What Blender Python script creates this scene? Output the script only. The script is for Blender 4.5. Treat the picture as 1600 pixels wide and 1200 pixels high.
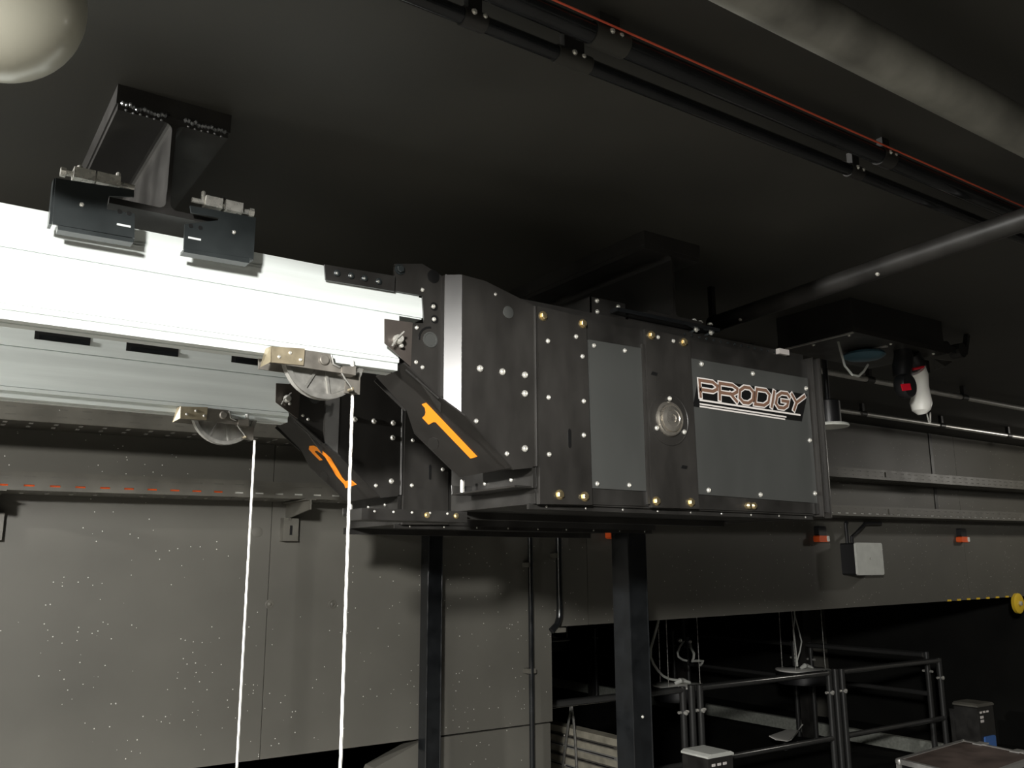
import bpy, math, random
import numpy as np
from mathutils import Vector, Matrix
random.seed(7)
S = bpy.context.scene
C = S.collection
for o in list(bpy.data.objects): bpy.data.objects.remove(o)

# ------------------------------------------------------------------ camera
FPX = 1370.0
pit, rol, yaw = math.radians(11.66), math.radians(.28), math.radians(34.34)
_f = np.array([math.sin(yaw)*math.cos(pit), math.cos(yaw)*math.cos(pit), math.sin(pit)])
_r = np.array([math.cos(yaw), -math.sin(yaw), 0.0]); _d = np.cross(_f, _r)
RT = math.cos(rol)*_r + math.sin(rol)*_d
DN = -math.sin(rol)*_r + math.cos(rol)*_d
cam = bpy.data.objects.new('camera', bpy.data.cameras.new('camera'))
C.objects.link(cam)
cam.data.sensor_width = 36; cam.data.lens = FPX/1600*36; cam.data.clip_start = .02
cam.matrix_world = Matrix(((RT[0], -DN[0], -_f[0], 0), (RT[1], -DN[1], -_f[1], 0), (RT[2], -DN[2], -_f[2], 0), (0, 0, 0, 1)))
S.camera = cam
def P(u, v, X=None, Y=None, Z=None, D=None, pl=None):
    """point of the place where a sight line meets a known plane (metres, eye at the origin)"""
    d = (u-800)/FPX*RT + (v-600)/FPX*DN + _f
    if X is not None: t = X/d[0]
    elif Y is not None: t = Y/d[1]
    elif Z is not None: t = Z/d[2]
    elif pl is not None: t = np.dot(pl[0], pl[1])/np.dot(d, pl[1])
    else: t = D
    return Vector(d*t)

# ------------------------------------------------------------------ world, lights, exposure
W = bpy.data.worlds.new('world'); S.world = W; W.use_nodes = True
W.node_tree.nodes['Background'].inputs[0].default_value = (.9, .95, 1, 1)
W.node_tree.nodes['Background'].inputs[1].default_value = .004
def point(name, loc, r, energy, col=(1, .98, .94)):
    l = bpy.data.lights.new(name, 'POINT'); l.shadow_soft_size = r; l.energy = energy; l.color = col
    o = bpy.data.objects.new(name, l); C.objects.link(o); o.location = loc; return o
# pendant work lamp behind the camera: its opaque shade lets light out only below its rim
wl_ = bpy.data.lights.new('work_lamp_offscreen', 'SPOT'); wl_.energy = 1150; wl_.color = (1, .98, .94); wl_.shadow_soft_size = .14
wl_.spot_size = math.pi; wl_.spot_blend = .05
wo_ = bpy.data.objects.new('work_lamp_offscreen', wl_); C.objects.link(wo_); wo_.location = (-1.2, -1.0, .83)
point('ceiling_lamp_left_offscreen', (-2.7, 2.35, .97), .08, 800)
point('ceiling_lamp_right_offscreen', (8.3, 2.6, .92), .08, 34, (1, .95, .86))
S.view_settings.view_transform = 'Standard'; S.view_settings.look = 'None'
S.view_settings.exposure = 0; S.view_settings.gamma = 1; S.view_settings.use_curve_mapping = False

# ------------------------------------------------------------------ materials
M = {}
def mat(name, col, rough=.5, metal=0., noise=0., nscale=8., bump=0., spec=.5, specks=None, stretch=None, emit=None, coat=0):
    m = bpy.data.materials.new(name); m.use_nodes = True
    n = m.node_tree.nodes; L = m.node_tree.links; b = n['Principled BSDF']
    b.inputs['Base Color'].default_value = (*col, 1); b.inputs['Roughness'].default_value = rough
    b.inputs['Metallic'].default_value = metal; b.inputs['Specular IOR Level'].default_value = spec
    if coat: b.inputs['Coat Weight'].default_value = coat; b.inputs['Coat Roughness'].default_value = .15
    g = n.new('ShaderNodeNewGeometry'); src = g.outputs['Position']
    if stretch:
        vm = n.new('ShaderNodeVectorMath'); vm.operation = 'MULTIPLY'; vm.inputs[1].default_value = stretch
        L.new(src, vm.inputs[0]); src = vm.outputs[0]
    col_out = None
    t = n.new('ShaderNodeTexNoise'); t.inputs['Scale'].default_value = nscale; t.inputs['Detail'].default_value = 5
    L.new(src, t.inputs['Vector'])
    if noise:
        mx = n.new('ShaderNodeMixRGB'); mx.inputs[1].default_value = (*[c*(1-noise) for c in col], 1)
        mx.inputs[2].default_value = (*[min(1, c*(1+noise)) for c in col], 1)
        r = n.new('ShaderNodeMapRange'); r.inputs[1].default_value = .3; r.inputs[2].default_value = .7
        L.new(t.outputs['Fac'], r.inputs[0]); L.new(r.outputs[0], mx.inputs[0]); col_out = mx.outputs[0]
        rr = n.new('ShaderNodeMapRange'); rr.inputs[1].default_value = .3; rr.inputs[2].default_value = .7
        rr.inputs[3].default_value = max(.05, rough-.12*noise*2); rr.inputs[4].default_value = min(1, rough+.12*noise*2)
        L.new(t.outputs['Fac'], rr.inputs[0]); L.new(rr.outputs[0], b.inputs['Roughness'])
    if specks:      # (scale, radius, colour, patch threshold): small paint / dust flecks in patches
        sc, rad, sco, thr = specks
        v = n.new('ShaderNodeTexVoronoi'); v.inputs['Scale'].default_value = sc; L.new(g.outputs['Position'], v.inputs['Vector'])
        lt = n.new('ShaderNodeMath'); lt.operation = 'LESS_THAN'; lt.inputs[1].default_value = rad; L.new(v.outputs['Distance'], lt.inputs[0])
        sep = n.new('ShaderNodeSeparateColor'); L.new(v.outputs['Color'], sep.inputs[0])
        gt = n.new('ShaderNodeMath'); gt.operation = 'GREATER_THAN'; L.new(sep.outputs[0], gt.inputs[0])
        t2 = n.new('ShaderNodeTexNoise'); t2.inputs['Scale'].default_value = 2.2; L.new(g.outputs['Position'], t2.inputs['Vector'])
        mr = n.new('ShaderNodeMapRange'); mr.inputs[1].default_value = .4; mr.inputs[2].default_value = .68; mr.inputs[3].default_value = 1.0; mr.inputs[4].default_value = thr
        L.new(t2.outputs['Fac'], mr.inputs[0]); L.new(mr.outputs[0], gt.inputs[1])
        mu = n.new('ShaderNodeMath'); mu.operation = 'MULTIPLY'; L.new(lt.outputs[0], mu.inputs[0]); L.new(gt.outputs[0], mu.inputs[1])
        m2 = n.new('ShaderNodeMixRGB'); m2.inputs[1].default_value = (*col, 1); m2.inputs[2].default_value = (*sco, 1)
        if col_out: L.new(col_out, m2.inputs[1])
        L.new(mu.outputs[0], m2.inputs[0]); col_out = m2.outputs[0]
    if col_out: L.new(col_out, b.inputs['Base Color'])
    if bump:
        bp = n.new('ShaderNodeBump'); bp.inputs['Strength'].default_value = bump; bp.inputs['Distance'].default_value = .01
        L.new(t.outputs['Fac'], bp.inputs['Height']); L.new(bp.outputs[0], b.inputs['Normal'])
    if emit: b.inputs['Emission Color'].default_value = (*emit[0], 1); b.inputs['Emission Strength'].default_value = emit[1]
    M[name] = m; return m
mat('wall_paint', (.094, .090, .077), .55, noise=.10, nscale=2.5, bump=.05, specks=(55, .13, (.62, .61, .57), .62))
mat('ceiling_paint', (.031, .030, .025), .6, noise=.25, nscale=1.6, bump=.08)
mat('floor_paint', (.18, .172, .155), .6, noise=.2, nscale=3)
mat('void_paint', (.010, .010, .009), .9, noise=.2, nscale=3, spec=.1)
mat('black_steel', (.020, .019, .0175), .42, noise=.35, nscale=9, bump=.03)
mat('housing_steel', (.025, .0235, .0215), .40, noise=.30, nscale=11, bump=.04, stretch=(1, 1, .4))
mat('bend_steel', (.025, .0235, .0215), .30, 0, noise=.1, nscale=9)
mat('gloss_black', (.010, .011, .012), .18, noise=.3, nscale=14)
mat('grey_plate', (.057, .059, .056), .42, noise=.12, nscale=6, stretch=(1, 1, .3))
mat('dark_clamp', (.026, .031, .032), .32, .3, noise=.3, nscale=7)
mat('galvanised', (.78, .83, .81), .36, .15, noise=.10, nscale=10, stretch=(.15, 1, 3))
mat('zinc', (.70, .69, .64), .28, .55, noise=.15, nscale=60)
mat('brass', (.62, .50, .28), .34, .9, noise=.2, nscale=60)
mat('cast_aluminium', (.28, .275, .255), .42, .55, noise=.2, nscale=40)
mat('yellow_zinc', (.42, .36, .25), .40, .6, noise=.2, nscale=30)
mat('bracket_steel', (.22, .205, .18), .45, .5, noise=.25, nscale=25)
mat('rope_steel', (.80, .80, .77), .4, .2, noise=.1, nscale=80)
mat('weld', (.30, .31, .32), .16, .7, noise=.5, nscale=90)
mat('orange_print', (1.0, .30, .015), .55, emit=None)
mat('sign_black', (.016, .0145, .013), .5, noise=.15, nscale=14)
mat('bronze_print', (.30, .17, .115), .35, .4)
mat('white_print', (.72, .68, .65), .4)
mat('plate_black', (.008, .008, .008), .35)  # black plates and print; also painted as the dark inside holes
mat('cable_red', (.62, .10, .05), .45)
mat('pipe_grey', (.17, .168, .148), .55, noise=.45, nscale=7, bump=.05)
mat('tray_grey', (.10, .095, .08), .5, noise=.2, nscale=9)
mat('black_plastic', (.012, .012, .013), .4)
mat('white_plastic', (.78, .77, .72), .4)
mat('opal_glass', (.46, .45, .37), .35, coat=.3)
mat('box_grey', (.55, .56, .52), .5, noise=.06, nscale=20)
mat('orange_plastic', (.80, .11, .02), .45)
mat('red_plastic', (.75, .01, .03), .4)
mat('blue_plastic', (.05, .12, .16), .35)
mat('blue_label', (.06, .16, .45), .4)
mat('yellow_plastic', (.75, .50, .03), .5)
mat('rail_metal', (.035, .035, .034), .2, 0, coat=.5)
mat('rail_post', (.035, .035, .034), .35, .2)
mat('rail_bright', (.60, .60, .58), .3, .5)
mat('felt_grey', (.24, .25, .22), .9, noise=.2, nscale=40, bump=.3)
mat('case_brown', (.13, .095, .08), .6, noise=.35, nscale=5)
mat('aluminium', (.62, .61, .58), .35, .6, noise=.1, nscale=30)
mat('board_beige', (.42, .39, .31), .7, noise=.25, nscale=12)

# ------------------------------------------------------------------ mesh helpers
class MB:
    def __init__(s): s.v = []; s.f = []; s.m = []; s.mi = 0
    def add(s, vs, fs):
        b = len(s.v); s.v += [Vector(x) for x in vs]; s.f += [[b+i for i in f] for f in fs]; s.m += [s.mi]*len(fs); return s
    def box(s, a, b):
        x0, y0, z0 = [min(a[i], b[i]) for i in range(3)]; x1, y1, z1 = [max(a[i], b[i]) for i in range(3)]
        return s.add([(x0,y0,z0),(x1,y0,z0),(x1,y1,z0),(x0,y1,z0),(x0,y0,z1),(x1,y0,z1),(x1,y1,z1),(x0,y1,z1)],
            [(3,2,1,0),(4,5,6,7),(0,1,5,4),(1,2,6,5),(2,3,7,6),(3,0,4,7)])
    def bevel_box(s, a, b, r):
        x0, y0, z0 = [min(a[i], b[i]) for i in range(3)]; x1, y1, z1 = [max(a[i], b[i]) for i in range(3)]
        return s.prism([(x0+r,z0),(x1-r,z0),(x1,z0+r),(x1,z1-r),(x1-r,z1),(x0+r,z1),(x0,z1-r),(x0,z0+r)], y0, y1)
    def prism(s, xz, y0, y1):           # outline in XZ extruded along Y
        n = len(xz); ar = sum(xz[i][0]*xz[(i+1) % n][1]-xz[(i+1) % n][0]*xz[i][1] for i in range(n))
        if ar < 0: xz = xz[::-1]
        y0, y1 = min(y0, y1), max(y0, y1)
        vs = [(x, y0, z) for x, z in xz]+[(x, y1, z) for x, z in xz]
        return s.add(vs, [list(range(n)), list(range(2*n-1, n-1, -1))]+[[i, i+n, (i+1) % n+n, (i+1) % n] for i in range(n)])
    def slab(s, pts, off):              # planar polygon given in 3D, thickened along off
        n = len(pts); pts = [Vector(p) for p in pts]; off = Vector(off)
        nn = sum(((pts[i]-pts[0]).cross(pts[(i+1) % n]-pts[0]) for i in range(n)), Vector())
        if nn.dot(off) > 0: pts = pts[::-1]
        return s.add(pts+[p+off for p in pts], [list(range(n)), list(range(2*n-1, n-1, -1))]+[[i, i+n, (i+1) % n+n, (i+1) % n] for i in range(n)])
    def frame(s, d):
        d = Vector(d).normalized(); a = Vector((0, 0, 1)) if abs(d.z) < .9 else Vector((1, 0, 0))
        u = d.cross(a).normalized(); return d, u, d.cross(u)
    def tube(s, pts, r, n=10, caps=True):
        pts = [Vector(p) for p in pts]; rings = []
        for i, p in enumerate(pts):
            d = (pts[min(i+1, len(pts)-1)]-pts[max(i-1, 0)]); d, u, w = s.frame(d)
            if rings and i:
                u = (lastu-d*lastu.dot(d)).normalized(); w = d.cross(u)
            lastu = u; rr = r[i] if isinstance(r, (list, tuple)) else r
            rings.append([p+(u*math.cos(2*math.pi*k/n)+w*math.sin(2*math.pi*k/n))*rr for k in range(n)])
        vs = [v for g in rings for v in g]
        fs = [[i*n+k, i*n+(k+1) % n, (i+1)*n+(k+1) % n, (i+1)*n+k] for i in range(len(pts)-1) for k in range(n)]
        if caps: fs += [list(range(n-1, -1, -1)), list(range((len(pts)-1)*n, len(pts)*n))]
        return s.add(vs, fs)
    def lathe(s, c, axis, prof, n=16):  # prof: (radius, height along axis)
        c = Vector(c); d, u, w = s.frame(axis)
        vs = [c+d*h+(u*math.cos(2*math.pi*k/n)+w*math.sin(2*math.pi*k/n))*max(r, 1e-5) for r, h in prof for k in range(n)]
        m = len(prof)
        fs = [[i*n+k, i*n+(k+1) % n, (i+1)*n+(k+1) % n, (i+1)*n+k] for i in range(m-1) for k in range(n)]
        fs += [list(range(n-1, -1, -1)), list(range((m-1)*n, m*n))]
        return s.add(vs, fs)
    def bar(s, a, b, w, h, up=(0, 0, 1)):
        a, b = Vector(a), Vector(b); d = (b-a).normalized(); u = d.cross(Vector(up)).normalized(); t = u.cross(d)
        vs = [p+u*x*w/2+t*y*h/2 for p in (a, b) for x, y in ((-1,-1),(1,-1),(1,1),(-1,1))]
        return s.add(vs, [(0,1,2,3),(7,6,5,4),(0,4,5,1),(1,5,6,2),(2,6,7,3),(3,7,4,0)])
    def perforated(s, o, u, v, L, rows, period, slot, margin=.03):
        """sheet from o, u*L long; rows = [(v0, v1, hole?)...]; holes 'slot' long each 'period'"""
        o, u, v = Vector(o), Vector(u), Vector(v); n = int((L-2*margin)/period)
        cuts = [(0, margin, False)]; x = margin
        for i in range(n): cuts += [(x, x+slot, True), (x+slot, x+period, False)]; x += period
        cuts += [(x, L, False)]
        for a, b, hole in rows:
            for x0, x1, hx in (cuts if hole else [(0, L, False)]):
                if hole and hx: continue
                s.add([o+u*x0+v*a, o+u*x1+v*a, o+u*x1+v*b, o+u*x0+v*b], [(0, 1, 2, 3)])
        return s
    def mesh(s, name, mats, off=(0, 0, 0), smooth=False):
        me = bpy.data.meshes.new(name); off = Vector(off)
        me.from_pydata([v-off for v in s.v], [], s.f); me.update()
        for m in (mats if isinstance(mats, (list, tuple)) else [mats]): me.materials.append(M[m])
        me.polygons.foreach_set('material_index', s.m)
        if smooth:
            me.polygons.foreach_set('use_smooth', [True]*len(me.polygons))
            try: me.set_sharp_from_angle(angle=math.radians(38))
            except Exception: pass
        return me
def wloc(o):
    p = Vector(o.location)
    while o.parent: o = o.parent; p += Vector(o.location)
    return p
def obj(name, mb, mats, parent=None, smooth=False, label=None, solid=0):
    base = wloc(parent) if parent else None
    if base is None:
        xs = [[v[i] for v in mb.v] for i in range(3)]
        base = Vector(((min(xs[0])+max(xs[0]))/2, (min(xs[1])+max(xs[1]))/2, min(xs[2])))
    o = bpy.data.objects.new(name, mb.mesh(name, mats, base, smooth)); C.objects.link(o)
    if parent: o.parent = parent
    else: o.location = base
    if label: o['label'] = label
    if solid:
        md = o.modifiers.new('thickness', 'SOLIDIFY'); md.thickness = solid; md.offset = 0
    return o
def tag(o, label, cat, group=None, kind=None):
    if label: o['label'] = label
    if cat: o['category'] = cat
    if group: o['group'] = group
    if kind: o['kind'] = kind
    return o
def thing(name, label, cat, loc, group=None):
    o = bpy.data.objects.new(name, None); C.objects.link(o); o.location = Vector(loc); o.empty_display_size = .05
    return tag(o, label, cat, group)
def struct(name, mb, m, parent=None, **k):
    o = obj(name, mb, m, parent, **k)
    if not parent: o['kind'] = 'structure'
    return o
_shared = {}
def shared(key, fn, mats, smooth=True):
    if key not in _shared: mb = MB(); fn(mb); _shared[key] = mb.mesh(key, mats, (0, 0, 0), smooth)
    return _shared[key]
def put(name, me, loc, parent, axis=(0, -1, 0), roll=0, label=None):
    o = bpy.data.objects.new(name, me); C.objects.link(o)
    o.parent = parent; o.location = Vector(loc)-wloc(parent)
    o.rotation_euler = Vector(axis).to_track_quat('Z', 'Y').to_euler()
    if label: o['label'] = label
    return o
def screw_me(r):
    return shared('screw_%d' % (r*1e5), lambda b: b.lathe((0,0,0), (0,0,1), [(r*1.0,0),(r,.25*r),(r*.78,.62*r),(r*.42,.78*r),(r*.36,.45*r)], 10), 'zinc')
def bolt_me(r, m='brass'):
    def fn(b):
        b.lathe((0,0,0), (0,0,1), [(r*1.15,0),(r*1.15,.25*r)], 12)
        b.lathe((0,0,.25*r), (0,0,1), [(r*.86,0),(r*.86,.5*r),(r*.7,.62*r)], 6)
    return shared('bolt_%s_%d' % (m, r*1e5), fn, m, False)
def black_screw_me(r):
    return shared('bscrew_%d' % (r*1e5), lambda b: b.lathe((0,0,0), (0,0,1), [(r,0),(r,.5*r),(r*.6,.75*r)], 10), 'dark_clamp')

# ================================================================== the setting
CZ, FZ, WY = 1.05, -1.65, 4.0
tag(struct('ceiling', MB().box((-4, -4, CZ), (3.588, 10.5, CZ+.15)), 'ceiling_paint'), None, None)
c2 = struct('ceiling_panel', MB().box((3.594, -4, CZ+.002), (10.5, 10.5, CZ+.15)), 'ceiling_paint')
struct('floor', MB().box((-4, -4, FZ-.1), (10.5, WY+.1, FZ)), 'floor_paint')
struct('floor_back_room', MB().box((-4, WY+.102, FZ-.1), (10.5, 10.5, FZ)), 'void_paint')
struct('wall_right', MB().box((9.4, -4, FZ), (9.5, WY, CZ)), 'wall_paint')
struct('wall_left', MB().box((-4.1, -4, FZ), (-4, 10.5, CZ)), 'wall_paint')
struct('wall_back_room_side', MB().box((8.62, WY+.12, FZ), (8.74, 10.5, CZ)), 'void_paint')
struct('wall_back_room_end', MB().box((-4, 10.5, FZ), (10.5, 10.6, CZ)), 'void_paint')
pz = P(1290, 1000, X=8.6)
struct('trim_1', MB().box((8.55, pz.y, FZ), (8.618, pz.y+.35, CZ)), 'wall_paint')

wb = thing('wall_back', None, None, (2.0, WY, FZ)); wb['kind'] = 'structure'
Xa, Xb, Xc = P(420, 900, Y=WY).x, P(672, 1000, Y=WY).x, P(861, 1000, Y=WY).x
Xd, Xe = P(918, 900, Y=WY).x, P(1510, 880, Y=WY).x
zb, zh = -.828, -.33
g = .0015
obj('wall_panel', MB().box((-4, WY, zb), (Xa-g, WY+.1, CZ)), 'wall_paint', wb)
obj('wall_panel', MB().box((Xa+g, WY, zb), (Xb-g, WY+.1, CZ)), 'wall_paint', wb)
obj('wall_panel', MB().box((Xb+g, WY-.004, zb+.004), (Xc, WY+.1, CZ)), 'wall_paint', wb)
q = [P(664, 1160, Y=WY), P(Xb and 690, 1152, Y=WY)]
obj('wall_panel', MB().prism([(Xc-.012, zb-.004), (Xc-.012, FZ), (1.55, FZ), (P(585, 1200, Y=WY).x, P(585, 1200, Y=WY).z), (q[0].x, zb-.006)], WY, WY+.1), 'wall_paint', wb)
zr = P(1590, 931, Y=WY).z
lerp = lambda x: zh-.006+(zr-zh)*(x-Xc)/(8.04-Xc)
for x0, x1 in ((Xc+g, Xd-g), (Xd+g, Xe-g), (Xe+g, 9.4)):
    obj('wall_panel', MB().prism([(x0, lerp(x0)), (x1, lerp(x1)), (x1, CZ), (x0, CZ)], WY+.002, WY+.12), 'wall_paint', wb)
ring = shared('wall_plug', lambda b: (b.lathe((0,0,0), (0,0,1), [(.021,-.002),(.021,.003),(.016,.004),(.014,.001)], 16), b.lathe((0,0,.001), (0,0,1), [(.009,0),(.009,.004),(.005,.006)], 10)), 'tray_grey')
for u, v in ((421, 944), (519, 944)):
    put('wall_plug', ring, P(u, v, Y=WY), wb)
flat = shared('wall_plug_flat', lambda b: b.lathe((0,0,0), (0,0,1), [(.024,-.002),(.024,.0015),(.022,.002)], 18), 'wall_paint')
put('wall_plug', flat, P(402, 831, Y=WY), wb)

# ================================================================== hoists
HY = 1.95           # front plane of the near hoist
CY = 1.99           # cheek plate / track front
def XZ(u, v, Y=HY): p = P(u, v, Y=Y); return (p.x, p.z)
A0 = P(631, 568, Y=CY); B0 = P(798, 731, Y=HY)
dxz = (B0-A0); sn = Vector((dxz.z, 0, -dxz.x)).normalized()
if sn.x > 0: sn = -sn                      # guard plate faces down and left
def SG(u, v): return P(u, v, pl=(np.array(A0), np.array(sn)))
def stroke_old(mb, pts, w, cap=True):          # flat thick polyline, points already in 3D in plane Y=const; returns quads
    for a, b in zip(pts[:-1], pts[1:]):
        d = (b-a).normalized(); nrm = Vector((-d.z, 0, d.x))*w/2; e = d*w/2
        mb.add([a-e-nrm, b+e-nrm, b+e+nrm, a-e+nrm], [(0, 1, 2, 3)])
def stroke(mb, pts, w):                    # flat mitred ribbon in a plane Y = const
    n = len(pts); closed = n > 2 and (pts[0]-pts[-1]).length < 1e-6
    if closed: pts = pts[:-1]; n -= 1
    dr = lambda a, b: Vector((b.x-a.x, 0, b.z-a.z)).normalized()
    L, R_ = [], []
    for i in range(n):
        d0 = dr(pts[i-1], pts[i]) if (i or closed) else None
        d1 = dr(pts[i], pts[(i+1) % n]) if (i < n-1 or closed) else None
        p = Vector(pts[i])
        if d0 is None: p = p-d1*w/2; d = d1
        elif d1 is None: p = p+d0*w/2; d = d0
        else: d = (d0+d1).normalized()
        k = 1/max(.45, d.dot(d0 or d1)); nr = Vector((-d.z, 0, d.x))*w/2*k
        L.append(p+nr); R_.append(p-nr)
    m = n if closed else n-1
    mb.add(L+R_, [(i, n+i, n+(i+1) % n, (i+1) % n) for i in range(m)])
def hoist(number, off, label, full):
    off = Vector(off)
    h = thing('winch_hoist', label, 'hoist', (1.9, HY+.2, .155), 'winch hoists under the ceiling beams')
    # core housing
    obj('housing', MB().box((1.412, HY+.008, .164), (2.63, HY+.46, .722)), 'black_steel', h)
    core = [(1.172, .772), (1.245, .768), (1.345, .742), (1.412, .724), (1.412, .268), (1.336, .254), (1.172, .396)]
    obj('head_housing', MB().prism(core, HY+.008, HY+.15), 'black_steel', h)
    obj('front_plate', MB().prism([(1.170, .772), (1.245, .768), (1.345, .742), (1.410, .724), (1.410, .262), (1.336, .252), (1.170, .392)], HY, HY+.007), 'housing_steel', h)
    # bent strip between front plate and cheek
    b = MB(); vs = []; pr = [(1.170, HY), (1.132, HY+.027), (1.1305, CY+.002)]
    for x, y in pr: vs += [(x, y, .392+(1.170-x)*.85), (x, y, .772)]
    b.add(vs, [(0, 1, 3, 2), (2, 3, 5, 4)])
    obj('bend', b, 'bend_steel', h, solid=.002)
    # cheek plate with notch for the track
    ck = [(1.131, .772), (1.131, XZ(702, 645, CY)[1]), XZ(640, 573, CY), XZ(645, 505, CY), XZ(663, 505, CY), XZ(660, 462, CY), XZ(615, 454, CY), XZ(617, 412, CY), XZ(660, 412, CY)]
    obj('cheek_plate', MB().prism(ck, CY, CY+.006), 'housing_steel', h)
    tab = MB().prism([XZ(506, 414, CY-.004), XZ(616, 432, CY-.004), XZ(615, 456, CY-.004), XZ(508, 438, CY-.004)], CY-.009, CY-.003)
    t = obj('splice_tab', tab, 'black_steel', h)
    for u, v in ((526, 427), (548, 431), (569, 435), (591, 440)):
        put('bolt', black_screw_me(.0085), P(u, v, Y=CY-.009), t)
        put('screw', screw_me(.0040), P(u, v, Y=CY-.013), t)
    put('bolt', bolt_me(.013, 'dark_clamp'), P(624, 421, Y=CY), h)
    # wing plate and its wing nut
    wg = obj('wing_plate', MB().slab([P(601, 498, Y=CY-.03), P(645, 504, Y=CY-.002), P(642, 573, Y=CY-.002), P(601, 536, Y=CY-.03)], (0, .003, 0)), 'bracket_wing' if 'bracket_wing' in M else 'grey_plate', h)
    wn = MB(); wc = P(623, 530, Y=CY-.03)
    wn.lathe(wc, (0, -1, 0), [(.013, -.015), (.013, .004), (.009, .012)], 12)
    wn.bar(P(613, 540, Y=CY-.045), P(620, 528, Y=CY-.045), .003, .006, (0, 1, 0)); wn.bar(P(621, 528, Y=CY-.045), P(631, 518, Y=CY-.045), .003, .006, (0, 1, 0))
    wn.lathe(P(626, 541, Y=CY-.022), (0, -1, 0), [(.005, 0), (.005, .008), (.003, .009)], 10)
    obj('wing_nut', wn, 'zinc', wg, smooth=True)
    # cheek rings and screws; flat black discs paint the dark of the holes
    rg = shared('port_ring', lambda b: b.lathe((0,0,0), (0,0,1), [(.0215,0),(.0215,.003),(.0175,.003),(.0165,.0012)], 20), 'grey_plate')
    put('port', rg, P(672, 531, Y=CY), h)
    blk = shared('port_hole_shade', lambda b: (b.lathe((0,0,0), (0,0,1), [(.0185,0),(.0185,.002),(.0165,.0025)], 20)), 'plate_black')
    put('port', blk, P(677, 432, Y=CY), h)
    sm = shared('port_small_shade', lambda b: b.lathe((0,0,0), (0,0,1), [(.0115,0),(.0115,.0015)], 16), 'plate_black')
    for u, v in ((678, 479), (679, 499)):
        put('port', sm, P(u, v, Y=CY), h); put('screw', screw_me(.0065), P(u-1, v, Y=CY-.0015), h)
    arc = MB(); cc = P(672, 531, Y=CY)
    for i in range(9):
        a0 = math.radians(88+i*11); a1 = a0+math.radians(11); r0, r1 = .031, .036
        arc.add([(cc.x+r*math.cos(a), CY-.0012, cc.z+r*math.sin(a)) for a, r in ((a0, r0), (a1, r0), (a1, r1), (a0, r1))], [(0, 1, 2, 3)])
    obj('slot', arc, 'plate_black', h, solid=.002)  # curved slot: its inner dark painted as a flat black strip
    for u, v in ((697, 432), (660, 453), (696, 461), (651, 512), (695, 540), (650, 566), (660, 574), (694, 607)):
        put('screw', screw_me(.0058), P(u, v, Y=CY), h)
    put('screw', screw_me(.005), P(719, 434, Y=HY+.012), h)
    # front plate hardware
    cap = shared('hole_cap', lambda b: b.lathe((0,0,0), (0,0,1), [(.0175,0),(.0175,.0015),(.0165,.002)], 22), 'grey_plate')
    put('hole_cap', cap, P(794, 488, Y=HY), h)
    for u, v in ((750, 576), (785, 581), (820, 586), (820, 615), (820, 701)): put('screw', screw_me(.0098), P(u, v, Y=HY), h)
    for u, v in ((744, 658), (792, 709)): put('screw', screw_me(.0068), P(u, v, Y=HY), h)
    put('screw', screw_me(.0048), P(774, 460, Y=HY), h)
    # edge fillet lip beside column
    obj('corner_lip', MB().tube([(1.411, HY-.001, .265), (1.411, HY-.001, .722)], .0045, 8), 'housing_steel', h, smooth=True)
    # columns
    yc = HY-.010
    cA = [(1.418, .722), (1.592, .716), (1.600, .166), (1.416, .162)]
    c = obj('column_plate', MB().prism(cA, yc, HY+.006), 'housing_steel', h)
    for u, v in ((848, 494), (910, 506), (874, 773), (913, 776)): put('bolt', bolt_me(.0125), P(u, v, Y=yc), c)
    for u, v in ((856, 533), (900, 526), (910, 557), (857, 621), (912, 627), (912, 680), (858, 710)): put('screw', screw_me(.0072), P(u, v, Y=yc), c)
    sl = P(890, 685, Y=yc); obj('slot', MB().bevel_box((sl.x-.0055, yc-.0012, sl.z-.028), (sl.x+.0055, yc+.001, sl.z+.028), .005), 'plate_black', c)  # flat black bar paints the shade inside the slot
    # number guard plate
    outl = [(588, 589), (631, 568), (688, 622), (726, 650), (798, 731), (718, 746), (646, 674), (635, 641)]
    gp = obj('number_plate', MB().slab([SG(*p) for p in outl], -sn*.004), 'sign_black', h)
    for a, bb, w_, h_ in (((586, 594), (634, 641), .004, .010), ((634, 577), (686, 622), .004, .010), ((588, 589), (631, 568), .003, .003), ((647, 676), (716, 744), .003, .004)):
        obj('rim', MB().bar(SG(*a)-sn*.001, SG(*bb)-sn*.001, w_, h_, sn), 'black_steel', gp)
    obj('knockout', MB().slab([SG(677+9*math.cos(a/8*math.pi*2), 693+10*math.sin(a/8*math.pi*2)) for a in range(8)], sn*.0008), 'black_steel', gp)
    if number == 1:
        z1 = [(497, 357), (530, 345), (930, 765), (878, 780), (606, 497), (590, 494), (550, 515), (500, 462), (520, 442), (527, 420), (521, 385)]
        obj('numeral', MB().slab([SG(560+x/5, 560+y/5)+sn*.0005 for x, y in z1], sn*.001), 'orange_print', gp, label='orange numeral 1')
    else:
        # outline of the 2 taken along its spine, width varies
        sp = [((448,648),22),((400,600),24),((368,565),26),((372,548),24),((400,545),24),((450,575),28),((505,625),30),((560,715),30),((600,785),30),((640,830),28),((668,862),26)]
        def to1(x, y):      # far sign seen -> same sign on the near hoist
            u, v = 420+x/5.454, 600+y/5.454
            p0 = np.array(A0)+np.array(off); return P(u, v, pl=(p0, np.array(sn)))-off
        pts = [(to1(*p), w) for p, w in sp]; tl = sn.cross(Vector((0, 1, 0))).normalized()
        m2 = MB(); vs = []
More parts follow.
